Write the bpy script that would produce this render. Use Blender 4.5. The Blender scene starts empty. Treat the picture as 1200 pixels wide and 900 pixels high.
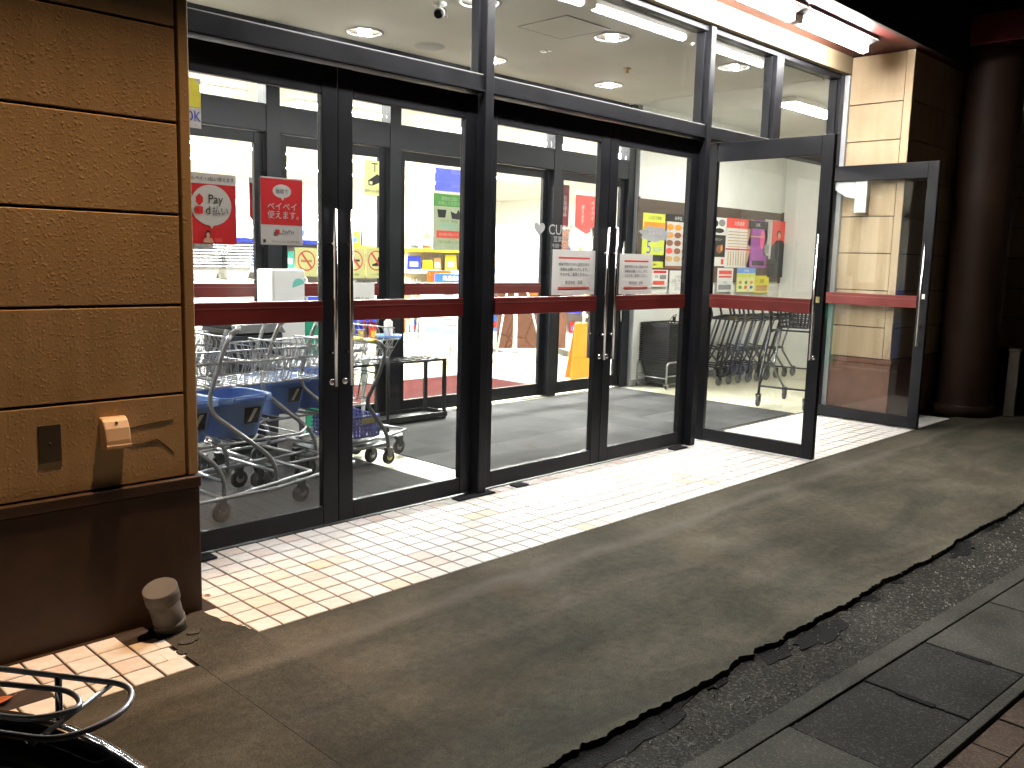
import bpy, bmesh, math, random
from mathutils import Vector, Matrix
random.seed(7)
R = math.radians
scn = bpy.context.scene
col = scn.collection

# ------------------------------------------------------------------ camera
CAM = Vector((-1.529, -2.716, 1.325))
YAW, PITCH, ROLL, FPX = R(45.64), R(-7.98), R(1.44), 1045.0
fw = Vector((math.sin(YAW)*math.cos(PITCH), math.cos(YAW)*math.cos(PITCH), math.sin(PITCH)))
rt0 = Vector((math.cos(YAW), -math.sin(YAW), 0)); up0 = rt0.cross(fw)
rt = rt0*math.cos(ROLL) + up0*math.sin(ROLL)
up = -rt0*math.sin(ROLL) + up0*math.cos(ROLL)
cd = bpy.data.cameras.new('camera'); cam = bpy.data.objects.new('camera', cd); col.objects.link(cam)
m = Matrix.Identity(4)
for i in range(3):
    m[i][0], m[i][1], m[i][2], m[i][3] = rt[i], up[i], -fw[i], CAM[i]
cam.matrix_world = m
cd.sensor_width = 36; cd.lens = 36*FPX/1200; cd.clip_start = .02; cd.clip_end = 500
scn.camera = cam

def ray(u, v): return rt*((u-600)/FPX) + up*((450-v)/FPX) + fw
def atz(u, v, z=0.0):
    d = ray(u, v); return CAM + d*((z-CAM.z)/d.z)
def aty(u, v, y):
    d = ray(u, v); return CAM + d*((y-CAM.y)/d.y)
def atx(u, v, x):
    d = ray(u, v); return CAM + d*((x-CAM.x)/d.x)

# ------------------------------------------------------------------ world (night)
w = bpy.data.worlds.new('World'); scn.world = w; w.use_nodes = True
nt = w.node_tree; bg = nt.nodes['Background']
sky = nt.nodes.new('ShaderNodeTexSky'); sky.sky_type = 'NISHITA'; sky.sun_disc = False
sky.sun_elevation = R(-5.5); sky.sun_rotation = R(200)
nt.links.new(sky.outputs[0], bg.inputs[0]); bg.inputs[1].default_value = 0.10
vs = scn.view_settings; vs.view_transform = 'Standard'; vs.look = 'None'; vs.gamma = 1; vs.exposure = .22; vs.use_curve_mapping = False
scn.cycles.use_denoising = True
scn.cycles.max_bounces = 10; scn.cycles.diffuse_bounces = 4; scn.cycles.glossy_bounces = 4
scn.cycles.transparent_max_bounces = 24; scn.cycles.sample_clamp_indirect = 6
scn.cycles.caustics_reflective = False; scn.cycles.caustics_refractive = False

# ------------------------------------------------------------------ materials
MATS = {}
def newmat(name):
    mt = bpy.data.materials.new(name); mt.use_nodes = True
    n = mt.node_tree.nodes; l = mt.node_tree.links
    b = n['Principled BSDF']; MATS[name] = mt
    return mt, n, l, b
def N(n, t, **kw):
    x = n.new(t)
    for k, v in kw.items():
        if k in x.inputs: x.inputs[k].default_value = v
        else: setattr(x, k, v)
    return x
def ramp(n, pts):
    r = n.new('ShaderNodeValToRGB'); e = r.color_ramp.elements
    while len(e) < len(pts): e.new(0.5)
    for i, (p, c) in enumerate(pts): e[i].position = p; e[i].color = (*c, 1)
    return r
def coord(n, l, scale=1.0, out='Object'):
    tc = n.new('ShaderNodeTexCoord'); mp = n.new('ShaderNodeMapping')
    mp.inputs['Scale'].default_value = (scale,)*3 if not isinstance(scale, tuple) else scale
    l.new(tc.outputs[out], mp.inputs[0]); return mp.outputs[0]
def simple(name, c, rough=.5, metal=0., var=.12, nscale=6., bump=0., bscale=60., coat=0., spec=.5):
    mt, n, l, b = newmat(name)
    v = coord(n, l)
    nz = N(n, 'ShaderNodeTexNoise', Scale=nscale, Detail=6.); l.new(v, nz.inputs['Vector'])
    lo = tuple(max(0, x*(1-var)) for x in c); hi = tuple(min(1, x*(1+var)) for x in c)
    r = ramp(n, [(.3, lo), (.7, hi)]); l.new(nz.outputs[0], r.inputs[0]); l.new(r.outputs[0], b.inputs['Base Color'])
    rr = N(n, 'ShaderNodeMapRange'); rr.inputs[3].default_value = max(.03, rough-.08); rr.inputs[4].default_value = min(1, rough+.1)
    l.new(nz.outputs[0], rr.inputs[0]); l.new(rr.outputs[0], b.inputs['Roughness'])
    b.inputs['Metallic'].default_value = metal; b.inputs['Specular IOR Level'].default_value = spec
    if coat: b.inputs['Coat Weight'].default_value = coat; b.inputs['Coat Roughness'].default_value = .06
    if bump:
        n2 = N(n, 'ShaderNodeTexNoise', Scale=bscale, Detail=4.); l.new(v, n2.inputs['Vector'])
        bp = N(n, 'ShaderNodeBump', Strength=bump, Distance=.004); l.new(n2.outputs[0], bp.inputs['Height']); l.new(bp.outputs[0], b.inputs['Normal'])
    return mt
def emit(name, c, s):
    mt, n, l, b = newmat(name)
    b.inputs['Base Color'].default_value = (*c, 1); b.inputs['Emission Color'].default_value = (*c, 1); b.inputs['Emission Strength'].default_value = s
    return mt

# siding: sprayed stucco
mt, n, l, b = newmat('siding')
v = coord(n, l)
big = N(n, 'ShaderNodeTexNoise', Scale=2.2, Detail=6.); l.new(v, big.inputs['Vector'])
r = ramp(n, [(.3, (.50, .375, .225)), (.7, (.60, .455, .29))]); l.new(big.outputs[0], r.inputs[0])
sp = N(n, 'ShaderNodeTexNoise', Scale=150., Detail=4., Roughness=.65); l.new(v, sp.inputs['Vector'])
dst = N(n, 'ShaderNodeTexNoise', Scale=45., Detail=2.); l.new(v, dst.inputs['Vector'])
dm = N(n, 'ShaderNodeMixRGB', blend_type='ADD'); dm.inputs[0].default_value = .022; l.new(v, dm.inputs[1]); l.new(dst.outputs['Color'], dm.inputs[2])
vo = N(n, 'ShaderNodeTexVoronoi', Scale=62.); vo.feature = 'SMOOTH_F1'; vo.inputs['Smoothness'].default_value = .35; l.new(dm.outputs[0], vo.inputs['Vector'])
vr = ramp(n, [(.05, (1, 1, 1)), (.42, (0, 0, 0))]); l.new(vo.outputs['Distance'], vr.inputs[0])
gate = N(n, 'ShaderNodeTexNoise', Scale=34., Detail=2.); l.new(v, gate.inputs['Vector'])
gr = ramp(n, [(.30, (.1, .1, .1)), (.58, (1, 1, 1))]); l.new(gate.outputs[0], gr.inputs[0])
mul = N(n, 'ShaderNodeMath', operation='MULTIPLY'); l.new(vr.outputs[0], mul.inputs[0]); l.new(gr.outputs[0], mul.inputs[1])
ad = N(n, 'ShaderNodeMath', operation='MULTIPLY_ADD'); l.new(sp.outputs[0], ad.inputs[0]); ad.inputs[1].default_value = 1.1; l.new(mul.outputs[0], ad.inputs[2])
bp = N(n, 'ShaderNodeBump', Strength=.34, Distance=.0026); l.new(ad.outputs[0], bp.inputs['Height'])
stv = coord(n, l, (9., 9., .7)); stn = N(n, 'ShaderNodeTexNoise', Scale=1.6, Detail=5., Roughness=.6); l.new(stv, stn.inputs['Vector'])
str_ = ramp(n, [(.36, (.74, .72, .70)), (.56, (1, 1, 1))]); l.new(stn.outputs[0], str_.inputs[0])
stm = N(n, 'ShaderNodeMixRGB', blend_type='MULTIPLY'); stm.inputs[0].default_value = .38; l.new(r.outputs[0], stm.inputs[1]); l.new(str_.outputs[0], stm.inputs[2])
l.new(bp.outputs[0], b.inputs['Normal']); l.new(stm.outputs[0], b.inputs['Base Color']); b.inputs['Roughness'].default_value = .75

# glazed floor tile, colour varies from tile to tile
def tile_mat(name, cols):
    mt, n, l, b = newmat(name)
    oi = n.new('ShaderNodeObjectInfo'); r = ramp(n, cols); r.color_ramp.interpolation = 'CONSTANT'
    l.new(oi.outputs['Random'], r.inputs[0])
    v = coord(n, l); nz = N(n, 'ShaderNodeTexNoise', Scale=25., Detail=5.); l.new(v, nz.inputs['Vector'])
    dr = ramp(n, [(.35, (.80, .76, .70)), (.62, (1, 1, 1))]); l.new(nz.outputs[0], dr.inputs[0])
    mx = N(n, 'ShaderNodeMixRGB', blend_type='MULTIPLY'); mx.inputs[0].default_value = .55
    l.new(r.outputs[0], mx.inputs[1]); l.new(dr.outputs[0], mx.inputs[2]); l.new(mx.outputs[0], b.inputs['Base Color'])
    b.inputs['Roughness'].default_value = .55
tile_mat('tile', [(0, (.82, .79, .76)), (.3, (.84, .82, .80)), (.70, (.78, .68, .63)), (.77, (.82, .76, .68)), (.85, (.85, .83, .82)), (.96, (.76, .66, .52))])

# weathered concrete apron
mt, n, l, b = newmat('concrete')
v = coord(n, l)
n1 = N(n, 'ShaderNodeTexNoise', Scale=1.3, Detail=7., Roughness=.62); l.new(v, n1.inputs['Vector'])
vst = coord(n, l, (1.2, 4.5, 1)); n2 = N(n, 'ShaderNodeTexNoise', Scale=1.0, Detail=5., Distortion=.6); l.new(vst, n2.inputs['Vector'])
n3 = N(n, 'ShaderNodeTexNoise', Scale=26., Detail=9., Roughness=.78); l.new(v, n3.inputs['Vector'])
r1 = ramp(n, [(.30, (.046, .043, .032)), (.50, (.071, .066, .050)), (.68, (.108, .101, .079))]); l.new(n1.outputs[0], r1.inputs[0])
r2 = ramp(n, [(.40, (.70, .71, .66)), (.62, (1.18, 1.13, 1.06))]); l.new(n2.outputs[0], r2.inputs[0])
mx = N(n, 'ShaderNodeMixRGB', blend_type='MULTIPLY'); mx.inputs[0].default_value = .85; l.new(r1.outputs[0], mx.inputs[1]); l.new(r2.outputs[0], mx.inputs[2])
r3 = ramp(n, [(.33, (.66, .66, .66)), (.66, (1.25, 1.25, 1.25))]); l.new(n3.outputs[0], r3.inputs[0])
mx2 = N(n, 'ShaderNodeMixRGB', blend_type='MULTIPLY'); mx2.inputs[0].default_value = .9; l.new(mx.outputs[0], mx2.inputs[1]); l.new(r3.outputs[0], mx2.inputs[2])
rs = N(n, 'ShaderNodeTexNoise', Scale=.9, Detail=3.); rs.inputs['Vector'].default_value = (0, 0, 0); l.new(coord(n, l, (1.6, 1.1, 1)), rs.inputs['Vector'])
rr = ramp(n, [(.62, (0, 0, 0)), (.74, (1, 1, 1))]); l.new(rs.outputs[0], rr.inputs[0])
mx3 = N(n, 'ShaderNodeMixRGB', blend_type='MIX'); l.new(rr.outputs[0], mx3.inputs[0]); l.new(mx2.outputs[0], mx3.inputs[1]); mx3.inputs[2].default_value = (.085, .055, .030, 1)
rmul = N(n, 'ShaderNodeMath', operation='MULTIPLY'); l.new(rr.outputs[0], rmul.inputs[0]); rmul.inputs[1].default_value = .5; l.new(rmul.outputs[0], mx3.inputs[0])
oi = n.new('ShaderNodeObjectInfo'); orr = ramp(n, [(0, (.78, .78, .80)), (1, (1.05, 1.05, 1.05))]); l.new(oi.outputs['Random'], orr.inputs[0])
mx4 = N(n, 'ShaderNodeMixRGB', blend_type='MULTIPLY'); mx4.inputs[0].default_value = 1; l.new(mx3.outputs[0], mx4.inputs[1]); l.new(orr.outputs[0], mx4.inputs[2])
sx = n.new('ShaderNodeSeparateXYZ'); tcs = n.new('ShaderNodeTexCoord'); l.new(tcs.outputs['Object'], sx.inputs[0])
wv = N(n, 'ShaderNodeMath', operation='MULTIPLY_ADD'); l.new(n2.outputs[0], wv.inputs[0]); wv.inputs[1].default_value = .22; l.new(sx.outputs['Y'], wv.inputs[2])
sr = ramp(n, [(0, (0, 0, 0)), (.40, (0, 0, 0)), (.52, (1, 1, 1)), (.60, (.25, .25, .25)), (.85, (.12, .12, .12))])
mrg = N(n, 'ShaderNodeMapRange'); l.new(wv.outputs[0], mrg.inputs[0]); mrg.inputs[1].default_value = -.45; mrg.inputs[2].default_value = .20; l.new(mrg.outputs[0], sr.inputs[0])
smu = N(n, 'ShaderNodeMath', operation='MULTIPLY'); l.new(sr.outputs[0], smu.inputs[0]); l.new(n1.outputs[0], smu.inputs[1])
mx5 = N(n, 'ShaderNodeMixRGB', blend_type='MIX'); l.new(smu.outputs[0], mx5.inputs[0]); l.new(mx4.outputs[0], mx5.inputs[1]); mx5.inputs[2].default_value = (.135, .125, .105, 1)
n5 = N(n, 'ShaderNodeTexNoise', Scale=210., Detail=3., Roughness=.7); l.new(v, n5.inputs['Vector'])
r5 = ramp(n, [(.34, (.62, .62, .60)), (.5, (1, 1, 1)), (.66, (1.42, 1.40, 1.36))]); l.new(n5.outputs[0], r5.inputs[0])
mx6 = N(n, 'ShaderNodeMixRGB', blend_type='MULTIPLY'); mx6.inputs[0].default_value = 1; l.new(mx5.outputs[0], mx6.inputs[1]); l.new(r5.outputs[0], mx6.inputs[2])
spv = N(n, 'ShaderNodeTexVoronoi', Scale=34.); l.new(v, spv.inputs['Vector']); sps = ramp(n, [(.0, (1, 1, 1)), (.055, (0, 0, 0))]); l.new(spv.outputs['Distance'], sps.inputs[0])
spc = n.new('ShaderNodeSeparateColor'); l.new(spv.outputs['Color'], spc.inputs[0]); spr_ = ramp(n, [(0, (.03, .028, .024)), (.45, (.05, .047, .04)), (.7, (.20, .19, .165)), (1, (.26, .25, .22))]); l.new(spc.outputs[0], spr_.inputs[0])
spm = N(n, 'ShaderNodeMath', operation='MULTIPLY'); l.new(sps.outputs[0], spm.inputs[0]); spm.inputs[1].default_value = .8
mx7 = N(n, 'ShaderNodeMixRGB', blend_type='MIX'); l.new(spm.outputs[0], mx7.inputs[0]); l.new(mx6.outputs[0], mx7.inputs[1]); l.new(spr_.outputs[0], mx7.inputs[2])
l.new(mx7.outputs[0], b.inputs['Base Color'])
bp = N(n, 'ShaderNodeBump', Strength=.35, Distance=.003); l.new(n3.outputs[0], bp.inputs['Height']); l.new(bp.outputs[0], b.inputs['Normal'])
b.inputs['Roughness'].default_value = .85; b.inputs['Specular IOR Level'].default_value = .15

def aggregate(name, base, light, s=160., amt=.56, rough=.85, bump=.6):
    mt, n, l, b = newmat(name)
    v = coord(n, l)
    vo = N(n, 'ShaderNodeTexVoronoi', Scale=s); l.new(v, vo.inputs['Vector'])
    hs = n.new('ShaderNodeSeparateColor'); l.new(vo.outputs['Color'], hs.inputs[0])
    rg = ramp(n, [(0, base), (amt, base), (1, light)]); l.new(hs.outputs[0], rg.inputs[0])
    n1 = N(n, 'ShaderNodeTexNoise', Scale=3., Detail=6.); l.new(v, n1.inputs['Vector'])
    r1 = ramp(n, [(.3, (.6, .6, .6)), (.7, (1.2, 1.2, 1.2))]); l.new(n1.outputs[0], r1.inputs[0])
    mx = N(n, 'ShaderNodeMixRGB', blend_type='MULTIPLY'); mx.inputs[0].default_value = 1; l.new(rg.outputs[0], mx.inputs[1]); l.new(r1.outputs[0], mx.inputs[2])
    l.new(mx.outputs[0], b.inputs['Base Color']); b.inputs['Roughness'].default_value = rough; b.inputs['Specular IOR Level'].default_value = .12
    bp = N(n, 'ShaderNodeBump', Strength=bump, Distance=.004); l.new(vo.outputs['Distance'], bp.inputs['Height']); l.new(bp.outputs[0], b.inputs['Normal'])
aggregate('asphalt', (.027, .026, .022), (.095, .090, .078), 130., .62)
aggregate('tar', (.006, .006, .006), (.013, .0125, .012), 140., .6, .8)
aggregate('gutter', (.066, .064, .056), (.115, .11, .097), 220., .7)
aggregate('lid', (.034, .033, .031), (.085, .082, .076), 200., .75)
aggregate('brick', (.085, .060, .046), (.12, .092, .070), 150., .5)
simple('grout', (.040, .027, .020), .9, var=.35, nscale=14)
simple('stone_chip', (.30, .28, .24), .8, var=.4)
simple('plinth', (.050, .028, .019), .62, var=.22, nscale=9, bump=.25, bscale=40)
simple('groove', (.05, .035, .022), .9)
simple('frame', (.0085, .009, .0115), .42, .0, var=.3, nscale=5, spec=.22)
simple('frame_inner', (.016, .017, .021), .45, .0, var=.15, nscale=5, spec=.25)
simple('rail_red', (.12, .011, .009), .38, var=.15)
simple('rail_line', (.20, .075, .06), .35)
simple('chrome', (.75, .75, .74), .18, 1., var=.05)
simple('steel', (.52, .53, .55), .34, .85, var=.12, nscale=12)
simple('alu', (.62, .64, .66), .4, .5, var=.05)
simple('cream', (.25, .195, .115), .6, var=.06)
simple('red_soffit', (.075, .0085, .0065), .45, var=.08)
simple('red_sheet', (.10, .009, .007), .4, var=.2)
simple('dark_sheet', (.018, .017, .016), .45, var=.2)
simple('white_paint', (.78, .78, .75), .45, var=.04)
simple('batten_paint', (.20, .195, .19), .6, var=.05)
simple('post_paint', (.085, .07, .05), .6)
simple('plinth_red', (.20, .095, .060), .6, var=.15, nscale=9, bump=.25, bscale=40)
simple('wall_white', (.84, .84, .78), .65, var=.03)
simple('ceiling', (.86, .855, .79), .8, var=.05, nscale=2)
simple('ceiling_light', (.82, .82, .77), .8, var=.04)
simple('store_white', (.82, .81, .77), .6, var=.03)
simple('store_cream', (.82, .74, .50), .6, var=.03)
simple('store_floor', (.42, .37, .26), .18, var=.08, nscale=2)
simple('cart_floor', (.60, .58, .44), .35, var=.10, nscale=3)
simple('mat_red', (.030, .0040, .0036), .95, spec=.05, var=.2, nscale=60, bump=.5, bscale=250)
mt, n, l, b = newmat('mat_grey')
v = coord(n, l); n1 = N(n, 'ShaderNodeTexNoise', Scale=2.4, Detail=7.); l.new(v, n1.inputs['Vector'])
r1 = ramp(n, [(.3, (.052, .052, .053)), (.7, (.090, .090, .089))]); l.new(n1.outputs[0], r1.inputs[0])
ck = N(n, 'ShaderNodeTexChecker', Scale=2.0); l.new(v, ck.inputs['Vector']); ck.inputs[1].default_value = (.9, .9, .9, 1); ck.inputs[2].default_value = (1.05, 1.05, 1.05, 1)
mx = N(n, 'ShaderNodeMixRGB', blend_type='MULTIPLY'); mx.inputs[0].default_value = 1; l.new(r1.outputs[0], mx.inputs[1]); l.new(ck.outputs[0], mx.inputs[2]); l.new(mx.outputs[0], b.inputs['Base Color'])
b.inputs['Roughness'].default_value = .9; b.inputs['Specular IOR Level'].default_value = .08
n2 = N(n, 'ShaderNodeTexNoise', Scale=180.); l.new(v, n2.inputs['Vector']); bp = N(n, 'ShaderNodeBump', Strength=.3, Distance=.002); l.new(n2.outputs[0], bp.inputs['Height']); l.new(bp.outputs[0], b.inputs['Normal'])
simple('column_brown', (.030, .015, .009), .6, var=.25, nscale=3, spec=.2)
simple('board_brown', (.085, .062, .048), .7, var=.12)
simple('pvc', (.135, .13, .12), .6, var=.2)
simple('hood', (.70, .52, .36), .5, var=.06)
simple('plate', (.16, .14, .115), .35, .7, var=.1)
simple('black_plastic', (.022, .023, .025), .42, var=.2)
simple('black_metal', (.020, .020, .022), .38, .3, var=.15)
simple('grey_metal', (.16, .165, .17), .42, .6, var=.15)
simple('rubber', (.03, .03, .03), .75)
simple('wheel_grey', (.11, .11, .115), .55)
simple('blue_plastic', (.26, .45, .95), .38, var=.08)
simple('violet_plastic', (.10, .10, .42), .4, var=.08)
simple('lavender_plastic', (.22, .24, .60), .4, var=.08)
simple('yellow_plastic', (.75, .58, .06), .4, var=.06)
simple('pale_yellow', (.78, .68, .30), .5)
simple('orange_plastic', (.42, .17, .006), .4, var=.05)
simple('clear_tub', (.66, .68, .70), .25, var=.05)
simple('paper', (.80, .79, .75), .6, var=.02)
simple('paper_grey', (.60, .60, .58), .6, var=.03)
simple('p_red', (.62, .02, .025), .5, var=.03)
simple('p_red2', (.75, .09, .07), .5, var=.03)
simple('p_pink', (.78, .12, .28), .5)
simple('p_orange', (.85, .30, .03), .5)
simple('p_yellow', (.82, .74, .06), .5)
simple('p_lime', (.68, .74, .10), .5)
simple('p_pale', (.83, .82, .36), .5)
simple('p_green', (.09, .30, .07), .5)
simple('p_sage', (.44, .50, .33), .5)
simple('p_teal', (.16, .55, .48), .5)
simple('p_blue', (.05, .08, .55), .5)
simple('p_sky', (.16, .33, .75), .5)
simple('p_purple', (.34, .08, .36), .5)
simple('p_brown', (.22, .09, .05), .5)
simple('p_tan', (.55, .34, .14), .5)
simple('p_black', (.02, .02, .02), .5)
simple('p_grey', (.24, .24, .24), .5)
simple('counter_cream', (.70, .62, .46), .5)
for g_, c_ in dict(sky=(.02, .07, .26), blue=(.006, .012, .17), pink=(.22, .012, .05), yellow=(.30, .20, .006), orange=(.26, .05, .004), teal=(.008, .11, .085), grey=(.10, .10, .10), brown=(.05, .018, .009), tan=(.13, .07, .025), red=(.20, .006, .006), white=(.30, .30, .29)).items(): simple('g_'+g_, c_, .5, spec=.15)
simple('rack_steel', (.42, .42, .43), .33, .45)
simple('p_skin', (.62, .36, .25), .5)
simple('sticker', (.52, .53, .53), .5)
simple('green_panel', (.03, .36, .22), .45)
simple('bike_black', (.012, .013, .014), .14, var=.1, coat=.6)
simple('leaf_dry', (.30, .11, .045), .7, var=.3, nscale=30)
simple('leaf_orange', (.50, .14, .04), .6, var=.2, nscale=30)
simple('dirt', (.07, .055, .04), .95, var=.4, nscale=20)
simple('lens', (.015, .015, .018), .1)
simple('reflector', (.80, .80, .78), .12, .9, var=.05)
mt, n, l, b = newmat('glass')
n.remove(b); out = n['Material Output']
tr = N(n, 'ShaderNodeBsdfTransparent'); tr.inputs[0].default_value = (.955, .965, .96, 1)
gl = N(n, 'ShaderNodeBsdfGlossy'); gl.inputs['Roughness'].default_value = .0; gl.inputs[0].default_value = (1, 1, 1, 1)
lw = N(n, 'ShaderNodeLayerWeight'); lw.inputs[0].default_value = .5
pw = N(n, 'ShaderNodeMath', operation='POWER'); l.new(lw.outputs['Facing'], pw.inputs[0]); pw.inputs[1].default_value = 5.
fr = N(n, 'ShaderNodeMath', operation='MULTIPLY_ADD'); l.new(pw.outputs[0], fr.inputs[0]); fr.inputs[1].default_value = .95; fr.inputs[2].default_value = .04
ms = N(n, 'ShaderNodeMixShader'); l.new(fr.outputs[0], ms.inputs[0]); l.new(tr.outputs[0], ms.inputs[1]); l.new(gl.outputs[0], ms.inputs[2]); l.new(ms.outputs[0], out.inputs[0])
emit('tube_light', (1.0, .97, .93), 230.)
emit('store_light', (1.0, .985, .95), 330.)
emit('cart_light', (1.0, .98, .92), 75.)
emit('downlight_lamp', (1.0, .97, .92), 170.)
emit('flood_lens', (1.0, .62, .28), 12.)
M = MATS

# ------------------------------------------------------------------ mesh helpers
class MB:
    def __init__(s): s.v = []; s.f = []; s.sm = []
    def add(s, vs, fs, smooth=False):
        o = len(s.v); s.v += [tuple(p) for p in vs]
        for f in fs: s.f.append(tuple(o+i for i in f)); s.sm.append(smooth)
        return s
    def box(s, x0, x1, y0, y1, z0, z1):
        vs = [(x, y, z) for z in (z0, z1) for y in (y0, y1) for x in (x0, x1)]
        return s.add(vs, [(0, 2, 3, 1), (4, 5, 7, 6), (0, 1, 5, 4), (2, 6, 7, 3), (0, 4, 6, 2), (1, 3, 7, 5)])
    def tube(s, pts, r, seg=8, closed=False, cap=True):
        pts = [Vector(p) for p in pts]; n = len(pts); rings = []
        prev = None
        for i in range(n):
            if closed: d = pts[(i+1) % n]-pts[i-1]
            else: d = pts[min(i+1, n-1)]-pts[max(i-1, 0)]
            if d.length < 1e-9: d = Vector((0, 0, 1))
            d.normalize()
            if prev is None:
                a = Vector((0, 0, 1)) if abs(d.z) < .9 else Vector((1, 0, 0))
                u = d.cross(a).normalized()
            else:
                u = prev - d*prev.dot(d)
                u = u.normalized() if u.length > 1e-6 else d.orthogonal().normalized()
            prev = u; v2 = d.cross(u)
            rr = r[i] if isinstance(r, (list, tuple)) else r
            rings.append([pts[i]+u*(rr*math.cos(2*math.pi*k/seg))+v2*(rr*math.sin(2*math.pi*k/seg)) for k in range(seg)])
        vs = [p for rg in rings for p in rg]; fs = []
        for i in range(n if closed else n-1):
            j = (i+1) % n
            for k in range(seg):
                k2 = (k+1) % seg
                fs.append((i*seg+k, i*seg+k2, j*seg+k2, j*seg+k))
        s.add(vs, fs, True)
        if cap and not closed:
            o = len(s.v)-len(vs)
            s.f.append(tuple(o+k for k in range(seg))[::-1]); s.sm.append(False)
            s.f.append(tuple(o+(n-1)*seg+k for k in range(seg))); s.sm.append(False)
        return s
    def lathe(s, prof, c=(0, 0, 0), axis='z', seg=20):
        vs = []; fs = []
        for (rr, h) in prof:
            for k in range(seg):
                a = 2*math.pi*k/seg; x, y = rr*math.cos(a), rr*math.sin(a)
                p = {'z': (x, y, h), 'y': (x, h, y), 'x': (h, x, y)}[axis]
                vs.append((p[0]+c[0], p[1]+c[1], p[2]+c[2]))
        for i in range(len(prof)-1):
            for k in range(seg):
                k2 = (k+1) % seg; q = (i*seg+k, i*seg+k2, (i+1)*seg+k2, (i+1)*seg+k)
                fs.append(q if axis != 'y' else q[::-1])
        return s.add(vs, fs, True)
    def prism(s, poly, z0, z1, tf=None):
        n = len(poly); vs = [(x, y, z0) for x, y in poly]+[(x, y, z1) for x, y in poly]
        if tf: vs = [tf(*p) for p in vs]
        fs = [tuple(range(n))[::-1], tuple(range(n, 2*n))]+[(i, (i+1) % n, n+(i+1) % n, n+i) for i in range(n)]
        return s.add(vs, fs)
    def frustum(s, b0, b1, z0, z1):     # rectangles (x0,x1,y0,y1) at two heights
        vs = [(b0[i], b0[j], z0) for j in (2, 3) for i in (0, 1)]+[(b1[i], b1[j], z1) for j in (2, 3) for i in (0, 1)]
        return s.add(vs, [(0, 2, 3, 1), (4, 5, 7, 6), (0, 1, 5, 4), (2, 6, 7, 3), (0, 4, 6, 2), (1, 3, 7, 5)])
    def build(s, name, mat, parent=None, world=False, bevel=0., shift=None):
        me = bpy.data.meshes.new(name)
        off = Vector((0, 0, 0))
        if world and parent is not None:
            p = parent
            while p is not None: off += p.location; p = p.parent
        if shift is not None: off = Vector(shift)
        me.from_pydata([(x-off.x, y-off.y, z-off.z) for x, y, z in s.v], [], s.f)
        me.polygons.foreach_set('use_smooth', s.sm); me.update()
        me.materials.append(M[mat] if isinstance(mat, str) else mat)
        o = bpy.data.objects.new(name, me); col.objects.link(o)
        if parent is not None: o.parent = parent
        elif shift is not None: o.location = off
        if bevel:
            bv = o.modifiers.new('bevel', 'BEVEL'); bv.width = bevel; bv.segments = 2; bv.limit_method = 'ANGLE'; bv.angle_limit = R(40)
        return o
def tag(o, label=None, cat=None, group=None, kind=None):
    if label: o['label'] = label
    if cat: o['category'] = cat
    if group: o['group'] = group
    if kind: o['kind'] = kind
    return o
def thing(name, label, cat, loc=(0, 0, 0), rz=0., group=None):
    o = bpy.data.objects.new(name, None); col.objects.link(o); o.location = loc; o.rotation_euler = (0, 0, rz)
    o.empty_display_size = .1
    return tag(o, label, cat, group)
def structure(o): o['kind'] = 'structure'; return o
def copy_tree(o, parent=None):
    c = o.copy(); col.objects.link(c); c.parent = parent
    for ch in list(o.children): copy_tree(ch, c)
    return c
TM = {}
def text_mesh(s):
    if s not in TM:
        c = bpy.data.curves.new('t', 'FONT'); c.body = s; c.size = 1; c.align_x = 'CENTER'; c.align_y = 'CENTER'; c.resolution_u = 3
        o = bpy.data.objects.new('t', c); col.objects.link(o)
        me = bpy.data.meshes.new_from_object(o.evaluated_get(bpy.context.evaluated_depsgraph_get()))
        bpy.data.objects.remove(o)
        vs = [v.co.copy() for v in me.vertices]; fs = [tuple(p.vertices) for p in me.polygons]
        xs = [v.x for v in vs] or [0, 1]; ys = [v.y for v in vs] or [0, 1]
        TM[s] = (vs, fs, min(xs), max(xs), min(ys), max(ys))
    return TM[s]
def rounded(pts, rad, n=5):
    """round the corners of an open 3-D polyline"""
    pts = [Vector(p) for p in pts]; out = [pts[0]]
    for i in range(1, len(pts)-1):
        a, b_, c = pts[i-1], pts[i], pts[i+1]
        d1 = (a-b_); d2 = (c-b_); rr = min(rad, d1.length*.48, d2.length*.48)
        p0 = b_+d1.normalized()*rr; p2 = b_+d2.normalized()*rr
        for k in range(n+1):
            t = k/n; out.append(p0*(1-t)**2+b_*2*t*(1-t)+p2*t*t)
    out.append(pts[-1]); return out
def circle(c, r, axis='y', n=24):
    o = []
    for k in range(n):
        a = 2*math.pi*k/n; x, y = r*math.cos(a), r*math.sin(a)
        o.append({'y': (c[0]+x, c[1], c[2]+y), 'z': (c[0]+x, c[1]+y, c[2]), 'x': (c[0], c[1]+x, c[2]+y)}[axis])
    return o

# ================================================================== GROUND
g = MB().box(-40, 60, -60, -2.03, -.30, -.06).build('road', 'asphalt'); structure(g)
g = MB().box(-40, 60, -2.03, 40, -.36, -.10).build('ground', 'dirt'); structure(g)
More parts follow.
